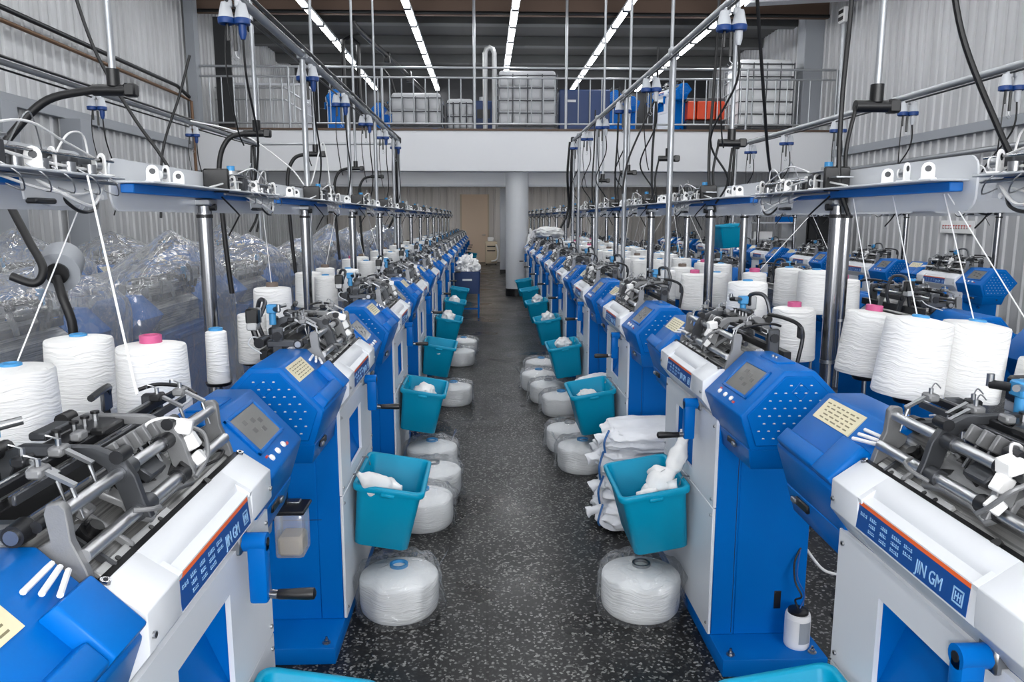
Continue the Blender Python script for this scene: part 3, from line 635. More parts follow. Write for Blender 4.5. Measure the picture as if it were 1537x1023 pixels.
# mezzanine
b = MB(); b.box((.7, 16.5, 3.085), (13.6, .4, .83), 'wall_white', bev=.01); b.box((.7, 23.3, 3.40), (13.6, 13.2, .2), 'wall_white')
struct(b, 'floor_mezzanine', smooth=0)
b = MB(); b.box((.7, 16.46, 3.52), (13.6, .36, .04), 'brown'); struct(b, 'trim_1', smooth=0)
b = MB(); b.box((.7, 26.0, 5.0), (13.6, .1, 2.95), 'dark_opening'); struct(b, 'wall_dark_backdrop', smooth=0)  # dark sheet added to give the dim background behind the railing
b = MB(); b.box((.7, 22.2, 2.95), (13.6, .4, .72), 'wall_white'); b.box((.7, 22.0, 2.61), (13.6, .12, .06), 'light_grey'); struct(b, 'beam_under_mezzanine', smooth=0)
b = MB(); b.lathe([(.255, 0), (.255, .16), (.25, .165)], (.70, 16.75, 0), 'black', 40); b.lathe([(.25, .16), (.25, 2.67)], (.70, 16.75, 0), 'col', 40); struct(b, 'column_round')
b = MB(); b.box((.56, 23.6, 1.3), (.2, .2, 2.6), 'col', bev=.01); b.box((.56, 23.6, .06), (.22, .22, .12), 'black'); struct(b, 'column_square', smooth=0)
b = MB(); b.box((6.97, 16.7, 1.33), (.62, .5, 2.66), 'col', bev=.01); struct(b, 'column_right', smooth=0)
b = MB(); b.box((7.3, 17.4, 4.9), (.5, .4, 2.8), 'grey_paint', bev=.01); struct(b, 'column_upper_right', smooth=0)
b = MB(); b.box((-5.93, 16.35, 4.9), (.18, .25, 2.8), 'grey_paint'); b.box((-5.5, 16.9, 4.7), (.34, .06, 2.3), 'dark_opening'); struct(b, 'column_upper_left', smooth=0)
b = MB()
for y, h in ((18.9, .24), (21.2, .24), (23.5, .24), (25.8, .24), (28, .24)): b.box((.7, y, ZC-h/2), (13.6, .3, h), 'ceil_beam', bev=.01)
struct(b, 'ceiling_beams', smooth=0)
b = MB(); b.box((.7, 17.15, 6.215), (13.6, .10, .47), 'brown_ceiling'); struct(b, 'trim_2', smooth=0)
b = MB(); b.cyl((XL, 17.06, 6.02), (XR, 17.06, 6.02), .035, 'black', 8); tag(b.build('ceiling_pipe'), 'black pipe crossing the ceiling under the brown board', 'pipe')
b = MB(); b.box((6.3, 15.5, 6.0), (2.3, .3, .22), 'light_grey', rot=(0, -.06, 0)); struct(b, 'beam_right', smooth=0)
b = MB(); b.box((XL+.06, YM, 3.18), (.10, YL-.7, .15), 'grey_paint', bev=.005); struct(b, 'trim_3', smooth=0)
b = MB(); b.box((XR-.06, YM, 3.05), (.10, YL-.7, .15), 'grey_paint', bev=.005); struct(b, 'trim_4', smooth=0)
for i, y in enumerate((9.7, 11.5)):
    b = MB(); b.box((XL+.2, y, 1.55), (.3, .32, 3.1), 'grey_paint', bev=.008); struct(b, 'column_left_wall_%d' % (i+1), smooth=0)
b = MB(); b.box((-.40, YF-.08, 1.3), (1.0, .06, 2.6), 'door_warm'); b.box((-.93, YF-.1, 1.3), (.06, .1, 2.6), 'beige'); b.box((.13, YF-.1, 1.3), (.06, .1, 2.6), 'beige'); d = struct(b, 'door_1', smooth=0)
c = MB(); c.cyl((.0, YF-.12, 1.05), (.0, YF-.2, 1.05), .02, 'steel'); c.cyl((0, YF-.2, 1.05), (-.12, YF-.2, 1.05), .015, 'steel'); c.build('door_handle', d)
b = MB(); b.lathe([(.0, 0), (.09, 0), (.1, .04)], (.1, 25.0, 3.26), 'downlight', 16); tag(b.build('recessed_downlight'), 'small warm downlight under the mezzanine near the far door', 'light')

# fluorescent rows
tube_p = None
ROWS = ((-3.55, 'first'), (-1.53, 'second'), (.63, 'third'), (2.88, 'fourth'), (5.02, 'fifth'))
ty = [15.35+1.4*k for k in range(8)]+[15.35-1.4*k for k in range(1, 17)]
for x, nm in ROWS:
    for j, y in enumerate(sorted(ty, reverse=True)):
        if tube_p is None:
            b = MB(); b.box((0, 0, .05), (.16, 1.36, .05), 'white_paint', bev=.004); b.box((0, -.655, .012), (.14, .07, .06), 'mid_steel'); b.box((0, .655, .012), (.14, .07, .06), 'mid_steel')
            for q in (-.5, .5): b.cyl((0, q, .07), (0, q, .14), .008, 'steel', 6)
            t = b.build('ceiling_strip_light'); c = MB(); c.box((0, 0, .012), (.12, 1.235, .04), 'tube', bev=.01); c.build('light_tube', t); tube_p = tree(t)
        else: t = copy_tree(tube_p)
        t.location = (x, y, 5.83)
        tag(t, '%s strip light from the far end of the %s ceiling row counted from the left' % (ORD[j], nm), 'ceiling light', 'fluorescent strip lights in rows under the ceiling')

k = 0
for y in (18.6, 20.4, 24.0, 26.6):  # hidden strip lights added to brighten the space under the mezzanine
    for x in (-4.0, -1.4, 1.6, 4.4):
        t = copy_tree(tube_p); t.location = (x, y, 3.13); tag(t, '%s added fill strip light under the mezzanine slab, %s from the left' % (['front row', 'second row', 'third row', 'rear row'][k//4], ORD[k % 4]), 'ceiling light', 'added fill lights under the mezzanine'); k += 1
# railing
rail = root('mezzanine_railing', (0, 16.4, 3.54), 0, 'galvanised steel railing along the edge of the mezzanine', 'railing')
for z, r in ((.11, .02), (1.035, .022), (1.235, .026)):
    b = MB(); b.cyl((-5.95, 0, z), (7.42, 0, z), r, 'galv', 10); b.build('rail', rail)
xs = [-.205+1.917*k for k in range(-3, 5)]
for x in xs:
    top = 2.9 if abs(x+.205) < .1 or abs(x-1.712) < .1 else 1.235
    b = MB(); b.cyl((x, 0, 0), (x, 0, top), .03 if top > 2 else .026, 'galv', 10); b.box((x, 0, .005), (.1, .1, .01), 'galv'); b.build('railing_post', rail)
x = -5.9; pb = None
while x < 7.4:
    if min(abs(x-p) for p in xs) > .08:
        if pb is None: b = MB(); b.cyl((0, 0, .11), (0, 0, 1.035), .013, 'galv', 8); pb = b.build('baluster', rail); pb.location.x = x
        else: o = pb.copy(); COL.objects.link(o); o.location.x = x
    x += .246
b = MB()
# things on the mezzanine
def ibc(x0, x1, y, zt, mat, label, z0=3.5):
    r = root('bulk_liquid_tank', ((x0+x1)/2, y, z0), 0, label, 'tank'); w = x1-x0; h = zt-z0; d = 1.0
    c = MB()
    for k in range(3): c.box(((k-1)*w*.36, 0, .07), (.12, d, .13), 'blue_dark')
    c.box((0, 0, .15), (w, d, .03), 'mid_steel'); c.build('pallet', r)
    c = MB(); c.box((0, 0, .17+(h-.2)/2), (w*.94, d*.94, h-.2), mat, bev=.07, seg=3)
    nz = max(2, int(round((h-.3)/.27))); nx = 4
    for i in range(nx):
        for k in range(nz): c.box(((i-(nx-1)/2)*w*.235, -d*.45, .22+(k+.5)*(h-.35)/nz), (w*.21, .1, (h-.35)/nz*.86), mat, bev=.04, seg=2)
    c.lathe([(.11, 0), (.11, .05), (.0, .055)], (0, 0, h-.03), mat, 20); c.build('tank_body', r)
    c = MB()
    for yy in (-d*.53, d*.53):
        for i in range(nx+1): c.cyl(((i-nx/2)*w*.242, yy, .16), ((i-nx/2)*w*.242, yy, h-.12), .012, 'mid_steel', 6)
        for k in range(nz+1): c.cyl((-w*.49, yy, .2+k*(h-.35)/nz), (w*.49, yy, .2+k*(h-.35)/nz), .014, 'mid_steel', 6)
    for xx in (-w*.49, w*.49):
        for k in range(nz+1): c.cyl((xx, -d*.53, .2+k*(h-.35)/nz), (xx, d*.53, .2+k*(h-.35)/nz), .014, 'galv', 6)
    c.build('tank_cage', r)
M['tank'] = base_mat('tank_plastic', (176, 178, 182), .35); M['tank_white'] = base_mat('tank_white_plastic', (228, 230, 232), .4)
ibc(.28, 1.60, 17.6, 4.9, 'tank', 'tall grey caged liquid tank on the mezzanine above the round column')
ibc(-2.06, -.92, 17.6, 4.42, 'tank', 'low wide grey caged tank on the mezzanine, second tank from the left')
ibc(-1.02+.15, -.25, 18.4, 4.42, 'tank', 'small grey caged tank half behind the low wide tank on the mezzanine')
ibc(5.58, 6.82, 17.6, 5.17, 'tank_white', 'bright white tall caged tank at the right end of the mezzanine')
def simple(name, lab, cat, fn, loc=(0, 0, 0), rz=0, smooth=40):
    c = MB(); fn(c); o = c.build(name, loc=loc, rot=(0, 0, rz), smooth=smooth); return tag(o, lab, cat)
def f(c):
    c.box((0, 0, .55), (1.15, .8, 1.0), 'dim_navy', bev=.02)
    for x in (-.45, .45): c.box((x, 0, .03), (.1, .7, .06), 'dark_steel')
    c.box((-.3, -.405, .8), (.2, .01, .05), 'light_grey'); c.box((.1, -.405, .55), (.01, .012, .9), 'black')
simple('blue_cabinet', 'dark blue steel cabinet on the mezzanine right of the tall tank', 'cabinet', f, (2.26, 18.0, 3.5), smooth=0)
def f(c):
    c.box((0, 0, .45), (.5, .6, .9), 'dim_navy', bev=.02); c.box((0, -.305, .6), (.3, .01, .2), 'black'); c.cyl((0, 0, .9), (0, 0, 1.02), .1, 'steel')
simple('blue_control_unit', 'narrow blue control unit on the mezzanine left of the tall tank', 'cabinet', f, (-.02, 18.6, 3.5), smooth=30)
def f(c):
    for i in range(4): c.box((-.33+i*.22, 0, .62), (.19, .5, .40), 'orange_paint', bev=.02)
    c.box((0, 0, .2), (.9, .5, .4), 'dark_steel', bev=.02); c.box((0, .05, .86), (.92, .4, .08), 'mid_steel', bev=.01)
simple('orange_machine', 'machine with orange ribbed panels on the mezzanine beside the white tank', 'machine', f, (5.05, 17.9, 3.5), smooth=0)
def f(c):
    c.tube([(0, 0, 0), (0, 0, 1.75), (.03, 0, 1.83), (.10, 0, 1.87), (.17, 0, 1.83), (.2, 0, 1.75), (.2, 0, .0)], .055, 'alu', 12)
simple('bent_duct', 'upright grey duct with a rounded top beside the tall grey tank', 'duct', f, (.02, 17.3, 3.5))
def f(c):
    c.prism(corrugated(-.85, .85, -.3, -1, .12, .02, .6, True), 'z', 0, 1.15, 'sheet'); c.box((0, 0, 1.17), (1.75, .66, .05), 'light_grey')
simple('sheet_metal_enclosure', 'ribbed sheet metal enclosure at the left end of the mezzanine', 'enclosure', f, (-4.9, 18.2, 3.5), smooth=0)
g = root('stair_railing', (-4.9, 17.3, 3.5), 0, 'grey stair guard rail in front of the ribbed enclosure on the mezzanine', 'railing')
for z in (.75, 1.0): b = MB(); b.tube([(-.95, 0, z), (.55, 0, z), (1.0, .5, z-.3)], .02, 'galv', 8); b.build('rail', g)
for i in range(8): b = MB(); b.cyl((-.9+i*.2, 0, 0), (-.9+i*.2, 0, 1.0 if i % 3 == 0 else .75), .012, 'galv', 6); b.build('baluster', g)
def f(c):
    P = [(0, 0, 6.2), (.05, .0, 5.9), (.6, 2.2, 5.6), (1.2, 4.2, 5.2)]
    c.tube(P, .06, 'black', 8, 4)
    for t in ((-.35, .6, 5.75), (-.05, .9, 5.75)): c.tube([t, (t[0], t[1], 4.6), (t[0]+.1, t[1]+.1, 3.6)], .05, 'black', 8)
    c.tube([(-.35, .6, 5.72), (-.2, .75, 5.85), (-.05, .9, 5.72)], .05, 'black', 8); c.tube([(-.05, .9, 5.2), (.5, 1.2, 5.2), (.65, 1.3, 5.0), (.75, 1.4, 4.6), (1.2, 1.6, 4.5)], .035, 'black', 8)
    c.box((.5, 1.9, 5.62), (.14, .2, .25), 'black', bev=.02); c.box((.9, 3.2, 5.4), (.14, .2, .3), 'black', bev=.02)
simple('black_duct_frame', 'black pipes and boom hanging above the left half of the mezzanine', 'pipe', f, (-2.9, 17.8, 0))
def f(c):
    c.box((0, 0, 0), (.10, .25, .30), 'white_plastic', bev=.02); c.box((-.052, 0, .06), (.01, .2, .07), 'black'); c.box((-.052, 0, -.07), (.01, .2, .07), 'black'); c.box((.12, 0, .1), (.16, .04, .04), 'grey_paint')
simple('emergency_light', 'white twin lamp emergency light high on the right wall corner', 'light', f, (7.27, 15.9, 5.75), smooth=0)
simple('wall_pipe', 'vertical bluish steel pipe where the railing meets the right wall', 'pipe', lambda c: c.cyl((0, 0, 0), (0, 0, 3.2), .045, 'galv', 12), (7.42, 16.15, 2.6))
# pipes along the walls
simple('wall_pipe', 'dark pipe running high along the left wall', 'pipe', lambda c: c.tube([(0, 5, 4.30), (0, 15.4, 4.22), (0, 16.0, 4.1)], .035, 'dark_steel', 10), (-5.93, 0, 0))
simple('wall_pipe', 'brown pipe just under the dark pipe on the left wall', 'pipe', lambda c: c.tube([(0, 5, 4.14), (0, 15.6, 4.06), (0, 16.1, 4.03), (0, 16.12, 2.0)], .03, 'copper', 10), (-5.93, 0, 0))
simple('wall_pipe', 'grey pipe running low along the right wall under the steel girt', 'pipe', lambda c: c.tube([(0, 5, 2.72), (0, 16, 2.66)], .045, 'galv', 10), (7.33, 0, 0))
s = root('wall_sign', (7.44, 11.8, 1.56), 0, 'white notice strip with red printing on the right wall', 'sign')
b = MB(); b.box((0, 0, 0), (.02, .85, .2), 'white_plastic', bev=.004); b.build('sign_board', s, smooth=0)
b = MB(); rs = random.Random(2)
for i in range(11): b.box((-.0112, .34-.068*i, .02), (.002, .05, .012), 'red'); b.box((-.0112, .34-.068*i+rs.uniform(-.015, .015), .0), (.002, .012, .06), 'red'); b.box((-.0112, .34-.068*i, -.025), (.002, .045, .01), 'core_brown')
b.build('sign_print', s, smooth=0)
def f(c):
    for x in (-.3, .3):
        for y in (-.25, .25): c.box((x, y, .95), (.04, .04, 1.9), 'black')
    for z in (.2, .75, 1.25, 1.75): c.box((0, 0, z), (.62, .52, .03), 'black')
    c.box((0, .24, .95), (.6, .02, 1.9), 'dark_opening'); c.box((-.1, 0, .38), (.3, .35, .3), 'dark_steel'); c.box((.1, 0, .9), (.3, .35, .25), 'dark_steel')
simple('storage_rack', 'black shelving rack standing by the right wall under the mezzanine edge', 'rack', f, (7.0, 15.4, 0), smooth=0)
def f(c):
    for z in (.9, 1.25, 1.6, 1.95): c.box((0, 0, z), (1.0, .4, .03), 'light_grey')
    for x in (-.48, .48): c.box((x, 0, 1.0), (.03, .4, 2.0), 'light_grey')
    c.box((-.2, 0, 1.34), (.4, .3, .15), 'white_plastic'); c.box((.3, 0, 1.7), (.3, .3, .17), 'blue'); c.box((.3, 0, 1.0), (.35, .3, .16), 'glove')
simple('white_shelf_unit', 'white shelf unit with boxes far behind the second row of yarn stands', 'shelf', f, (6.08, 16.1, 0), smooth=0)
def f(c):
    c.box((0, 0, .45), (.44, .4, .8), 'beige', bev=.03, seg=2); c.box((0, -.205, .52), (.3, .01, .04), 'dark_steel'); c.box((0, -.205, .68), (.3, .01, .04), 'dark_steel'); c.tube([(.17, -.21, .75), (.24, -.24, .5), (.2, -.24, .2), (.0, -.24, .14)], .03, 'white_plastic', 8, 4)
    c.box((-.02, 0, .93), (.22, .2, .16), 'white_plastic', bev=.02); 
    for x in (-.17, .17): c.cyl((x, -.15, .025), (x, .15, .025), .025, 'black')
simple('floor_cleaner', 'beige and white wheeled machine standing before the far door', 'machine', f, (.22, 28.0, 0))
# ------------------------------------------------------------------ machines
pA = make_machine(1); pB = make_machine(-1); pC = make_machine(1, stand=False)
tA, tB, tC = tree(pA), tree(pB), tree(pC)
used = set()
def place(t, x, y, rz, label, group, z=0):
    o = t[0] if id(t) not in used else copy_tree(t); used.add(id(t))
    o.location = (x, y, z); o.rotation_euler = (0, 0, rz); return tag(o, label, 'knitting machine', group)
NR, NL = 14, 14
for k in range(-1, NR-1):
    place(tA, .834, 3.17+1.8*k, 0, '%s blue and white knitting machine from the camera right of the aisle' % ORD[k+1], 'knitting machines along the right of the aisle')
for k in range(-1, NL-1):
    place(tB, -.54, 3.285+1.8*k, PI, '%s blue and white knitting machine from the camera left of the aisle' % ORD[k+1], 'knitting machines along the left of the aisle')
for k in range(-1, 10):
    place(tB, 2.8, 4.49+1.8*k, PI, '%s knitting machine from the camera in the second row right of the aisle' % ORD[k+1], 'knitting machines behind the right aisle row')
for k in range(0, 8):
    place(tA, 4.85, 8.0+1.8*k, 0, '%s knitting machine from the camera in the third row right of the aisle' % ORD[k], 'knitting machines near the right wall')
for k in range(0, 9):
    place(tC, -2.54, 3.64+1.8*k, 0, '%s idle knitting machine under plastic behind the left aisle row' % ORD[k], 'covered knitting machines behind the left aisle row')
for k in range(0, 4):
    place(tC, -3.9, 7.0+1.8*k, PI, '%s idle knitting machine under plastic near the left wall' % ORD[k], 'covered knitting machines near the left wall')
for k, (x, y, a) in enumerate(((-3.9, 19.4, .2), (-1.9, 20.4, PI), (2.9, 19.3, 0), (3.9, 20.2, PI), (4.1, 18.2, .3), (-3.0, 21.5, 0))):
    place(tC, x, y, a, ['knitting machine on the mezzanine right of the ribbed enclosure', 'knitting machine on the mezzanine behind the low wide tank', 'knitting machine on the mezzanine right behind the blue cabinet', 'rearmost knitting machine on the mezzanine left of the orange machine', 'knitting machine on the mezzanine next to the orange machine', 'rearmost knitting machine at the left of the mezzanine'][k], 'knitting machines on the mezzanine', 3.5)

# ------------------------------------------------------------------ plastic covers
def cover_mesh(seed, peak):
    rs = random.Random(seed); n, L = 160, 40; vs = []; fs = []
    px, py, ph = peak; ph1 = rs.uniform(0, 6); ph2 = rs.uniform(0, 6)
    for j in range(L+1):
        t = j/L
        for i in range(n):
            a = 2*PI*i/n; ca, sa = math.cos(a), math.sin(a); e = .55
            ex = math.copysign(abs(ca)**e, ca); ey = math.copysign(abs(sa)**e, sa)
            e = .42
            ex = math.copysign(abs(ca)**e, ca); ey = math.copysign(abs(sa)**e, sa)
            if t < .45:
                q = t/.45; x = .24+.31*ex*q; y = .80*ey*q
                edge = max(0, q-.80)/.20
                z = 1.37-.06*q*q-.06*edge*edge + .03*noise.noise((x*5+seed, y*5, 0))
            else:
                q = (t-.45)/.55; fold = math.sin(9*a+ph1)*.5+math.sin(17*a+ph2)*.3+noise.noise((ca*4+seed, sa*4, q*2))
                fl = 1+.16*q+.055*fold*q**.7; x = .24+.31*ex*fl; y = .80*ey*(1+.06*q+.03*fold*q**.7)
                z = 1.25-.95*q+.02*noise.noise((ca*6, sa*6, seed))
            d2 = ((x-px)/.42)**2+((y-py)/.75)**2
            pk = max(0, 1-math.sqrt(d2)); z += (ph*pk**1.15+-.045*abs(math.sin(5.5*math.atan2(y-py, x-px)+seed))*min(1, 4*pk)*(1-pk)) if t < .8 else 0
            w = (abs(noise.noise((x*6+seed, y*6, z*3)))-.2)*.02+noise.noise((x*20, y*20, z*20+seed))*.005
            vs.append((x+w, y+w, z+w))
    for j in range(L):
        for i in range(n): fs.append([j*n+i, j*n+(i+1) % n, (j+1)*n+(i+1) % n, (j+1)*n+i])
    fs.append(list(range(n)))
    c = MB(); c.add(vs, fs, 'film'); return c
cov = [cover_mesh(1, (.35, .12, .10)).build('plastic_cover', smooth=180), cover_mesh(2, (.38, -.1, .26)).build('plastic_cover', smooth=180), cover_mesh(3, (.25, .15, .20)).build('plastic_cover', smooth=180)]
cu = set()
for row, (x, y0, n, rz) in enumerate(((-2.54, 3.64, 9, 0), (-3.9, 7.0, 4, PI))):
    for k in range(n):
        i = (k+row) % 3
        o = cov[i] if i not in cu else cov[i].copy()
        if i in cu: COL.objects.link(o)
        cu.add(i); o.location = (x, y0+1.8*k, 0); o.rotation_euler = (0, 0, rz)
        tag(o, 'crumpled clear plastic sheet over the %s idle machine %s' % (ORD[k], 'behind the left aisle row' if row == 0 else 'near the left wall'), 'plastic cover', 'clear plastic covers over idle machines')

# ------------------------------------------------------------------ yarn cones and their stands
def cone_mesh(dia, h):
    c = MB(); r = dia/2; p = [(.0, 0), (r*.5, 0), (r*.97, .0), (r, .006)]
    for k in range(1, 9): p.append((r*(1-.07*k/8), .006+(h-.016)*k/8))
    p += [(r*.90, h-.003), (r*.80, h), (r*.35, h+.006), (.022, h+.006)]
    c.lathe(p, (0, 0, 0), 'yarn', 40); return c
def core_mesh(h, mat, tall):
    c = MB(); r = .026 if not tall else .032
    c.lathe([(r, h-.01), (r, h+(.028 if tall else .012)), (r-.004, h+(.030 if tall else .014)), (r-.010, h+(.030 if tall else .014)), (r-.011, h-.02)], (0, 0, 0), mat, 20); return c
PC = {}
def yarn_cone(x, y, z, dia, core, label, group, bar=None, tilt=0):
    h = {.215: .25, .2: .245, .18: .24, .16: .235, .14: .225, .13: .215, .085: .20}[dia]
    key = (dia, core)
    if key not in PC:
        o = cone_mesh(dia, h).build('yarn_cone'); core_mesh(h, {'b': 'core_blue', 'p': 'pink', 'n': 'core_brown'}[core], core != 'b').build('cone_core', o); PC[key] = tree(o)
    else: o = copy_tree(PC[key])
    o.location = (x-tilt*.1, y, z+tilt*.10); o.rotation_euler = (0, tilt, 0)
    tag(o, label, 'yarn cone', group)
    if bar:
        c = MB(); bx, by, bz = bar; q = Matrix.Rotation(-tilt, 4, 'Y') @ (Vector((bx, by, bz))-Vector(o.location)); c.cyl((0, 0, h-.02), q, .0021, 'thread', 5); c.build('yarn_strand', o)
    return o
RANK = ['nearest', 'second nearest', 'third nearest', 'fourth nearest']
CORE = {'b': 'blue', 'p': 'pink', 'n': 'brown'}
def stand_for(cones, xr, label, group, zt=1.07):
    ys = [c[1] for c in cones]; y0, y1 = min(ys)-.06, max(ys)+.06; xm = sum(c[0] for c in cones)/len(cones)
    r = root('cone_stand', (xm, (y0+y1)/2, 0), 0, label, 'yarn stand', group); ym = (y0+y1)/2
    b = MB(); b.box((0, 0, .62), (.03, y1-y0, .03), 'mid_steel', bev=.004); b.build('stand_rail', r)
    for yy in (y0+.03, y1-.03):
        b = MB(); b.cyl((0, yy-ym, 0), (0, yy-ym, .62), .014, 'mid_steel', 10); b.box((0, yy-ym, .008), (.16, .05, .016), 'mid_steel', bev=.004); b.build('stand_foot', r)
    for c in cones:
        b = MB(); X, Y = c[0]-xm, c[1]-ym; z = c[4] if len(c) > 4 else zt
        if abs(X) > .01: b.box((X/2, Y, .62), (abs(X)+.02, .02, .02), 'mid_steel')
        b.cyl((X, Y, .61), (X, Y, z), .009, 'steel', 10); b.lathe([(.0, -.012), (.045, -.012), (.05, 0), (.0, .0)], (X, Y, z), 'black', 18); b.build('cone_spindle', r)
def cone_row(short, sets, xbar, where, group):
    for k, cones in enumerate(sets):
        stand_for(cones, xbar, 'thin steel cone stand behind the %s %s machine' % (ORD[k], short), 'cone stands '+where)
        for i, c in enumerate(cones):
            x, y, dia, core = c[:4]; z = c[4] if len(c) > 4 else 1.07
            yarn_cone(x, y, z, dia, core, '%s white yarn cone, %s core, on the stand behind the %s %s machine' % (RANK[sorted(q[1] for q in cones).index(y)], CORE[core], ORD[k], short), group, (xbar, y+(random.uniform(-.25, .25) if k else (.38, .03, .16, .1)[i]), 1.777) if (i+k) % 5 in (0, 3) or (k == 0 and short == 'right row') else None, .11 if short == 'right row' and k == 0 else 0)
rn = random.Random(4)
SL = [[(-1.22, 1.95, .215, 'b'), (-1.02, 2.31, .215, 'p'), (-1.31, 2.45, .215, 'b')], [(-1.04, 2.92, .085, 'b'), (-1.03, 3.34, .13, 'b'), (-1.18, 4.22, .215, 'n')]]
for k in range(2, 12):
    y = 3.285+1.8*(k-1); m = rn.choice('bbpn')
    SL.append([(-1.10, y+.16, .16, 'b'), (-1.27, y+.40, .2, m), (-1.06, y+.80, .18, 'b'), (-1.28, y+1.02, .16, 'n')])
SR = [[(1.38, 2.36, .215, 'b', 1.12), (1.595, 2.40, .215, 'b', 1.10), (1.76, 2.25, .215, 'n', 1.0), (1.53, 2.94, .215, 'p', 1.07)], [(1.50, 3.60, .215, 'p', 1.02), (1.37, 3.90, .215, 'b', 1.12)]]
for k in range(2, 9):
    y = 3.17+1.8*(k-1); m = rn.choice('bbpn')
    SR.append([(1.46, y+.26, .2, m), (1.66, y+.40, .18, 'b'), (1.38, y+.78, .16, 'b'), (1.56, y+.98, .2, 'n')])
SC_ = [[(2.24, 4.66, .215, 'p'), (1.97, 4.44, .215, 'b', 1.14), (1.95, 4.80, .18, 'b', 1.14), (1.72, 4.78, .16, 'p', 1.12)]]
for k in range(1, 7):
    y = 4.49+1.8*k
    SC_.append([(1.99, y+.05, .2, 'b'), (1.93, y+.34, .18, rn.choice('bpn')), (2.08, y+.82, .16, 'b'), (1.90, y+1.0, .2, 'b')])
cone_row('left row', SL, -1.186, 'in the left aisle row', 'yarn cones behind the left aisle row')
cone_row('right row', SR, 1.48, 'in the right aisle row', 'yarn cones behind the right aisle row')
cone_row('middle row', SC_, 2.154, 'backing onto the right aisle row', 'yarn cones of the row backing onto the right aisle row')

# ------------------------------------------------------------------ bins
def rrect(hx, hy, r, z, n=5):
    p = []
    for cx, cy, a0 in ((hx-r, hy-r, 0), (-hx+r, hy-r, PI/2), (-hx+r, -hy+r, PI), (hx-r, -hy+r, 1.5*PI)):
        for k in range(n): a = a0+PI/2*k/(n-1); p.append((cx+r*math.cos(a), cy+r*math.sin(a), z))
    return p
def loft(mb, rings, m, cap0=True, cap1=True):
    n = len(rings[0]); vs = [p for r in rings for p in r]; fs = []
    for j in range(len(rings)-1):
        for i in range(n): fs.append([j*n+i, j*n+(i+1) % n, (j+1)*n+(i+1) % n, (j+1)*n+i])
    if cap0: fs.append(list(range(n)))
    if cap1: L = (len(rings)-1)*n; fs.append([L+i for i in range(n)])
    mb.add(vs, fs, m)
def make_bin():
    r = root('glove_bin')
    b = MB(); loft(b, [rrect(.112, .180, .03, -.285), rrect(.116, .186, .03, -.28), rrect(.136, .214, .03, -.035), rrect(.137, .215, .03, -.03), rrect(.150, .230, .035, -.028), rrect(.153, .233, .035, -.02), rrect(.153, .233, .035, -.004), rrect(.150, .230, .035, 0), rrect(.138, .218, .03, 0), rrect(.133, .212, .028, -.006), rrect(.110, .180, .026, -.278)], 'teal')
    b.box((0, -.232, -.03), (.06, .01, .018), 'teal', bev=.004); b.box((0, .232, -.03), (.06, .01, .018), 'teal', bev=.004)
    b.build('bin_shell', r, smooth=50)
    for y in (-.12, .12):
        b = MB(); b.tube([(.125, y, -.03), (.145, y, .008), (.175, y, .0), (.178, y, -.05)], .004, 'steel', 6); b.build('bin_hook', r)
    return r
tBin = tree(make_bin()); ub = []
def bin_at(x, y, z, side, label, tilt=.17):
    o = tBin[0] if not ub else copy_tree(tBin); ub.append(1)
    o.location = (x, y, z); o.rotation_mode = 'ZYX' if False else 'XYZ'
    o.rotation_euler = (0, -tilt, 0) if side > 0 else (0, tilt, PI) if False else (0, -tilt*side, 0)
    if side < 0: o.matrix_basis = Matrix.Translation((x, y, z)) @ Matrix.Rotation(tilt, 4, 'Y') @ Matrix.Rotation(PI, 4, 'Z')
    else: o.matrix_basis = Matrix.Translation((x, y, z)) @ Matrix.Rotation(-tilt, 4, 'Y')
    return tag(o, label, 'bin', 'teal plastic bins hung on the machine fronts')
for k in range(-1, 7): bin_at(.70, 3.20+1.8*k+(.06 if k < 0 else 0), .575+(.02 if k < 0 else 0), 1, 'teal bin hung on the %s machine from the camera right of the aisle' % ORD[k+1])
for k in range(-1, 6): bin_at(-.412, 3.28+1.8*k+(.04 if k < 0 else 0), .575, -1, 'teal bin hung on the %s machine from the camera left of the aisle' % ORD[k+1])
for k in range(7, 13): bin_at(-.412, 3.28+1.8*k, .575, -1, 'teal bin hung on the %s machine from the camera left of the aisle' % ORD[k+1])
o = bin_at(3.03, 9.5, 1.62, 1, 'teal bin lying across the machine tops in the row behind the right aisle row', .1)

# soft lumps: gloves, sacks
def lump(c, rad, seed, mat, amp=.25, fr=2.2, e=1.0, sub=4, flat=None):
    bm = bmesh.new(); bmesh.ops.create_icosphere(bm, subdivisions=sub, radius=1)
    vs = []
    for v in bm.verts:
        p = v.co.copy()
        if e != 1: p = Vector([math.copysign(abs(t)**e, t) for t in p])
        k = 1+amp*noise.noise(p*fr+Vector((seed*3.1, seed, 0)))+amp*.5*noise.noise(p*fr*2.3+Vector((seed, 0, seed*2)))
        k -= amp*.35*abs(noise.noise(p*fr*1.3+Vector((0, seed*5, 0))))
        q = Vector((p.x*rad[0]*k, p.y*rad[1]*k, p.z*rad[2]*k))
        if flat is not None: q.z = max(q.z, flat)
        vs.append(q+Vector(c))
    bm.verts.index_update(); mb = MB(); mb.add(vs, [[v.index for v in f.verts] for f in bm.faces], mat); bm.free(); return mb
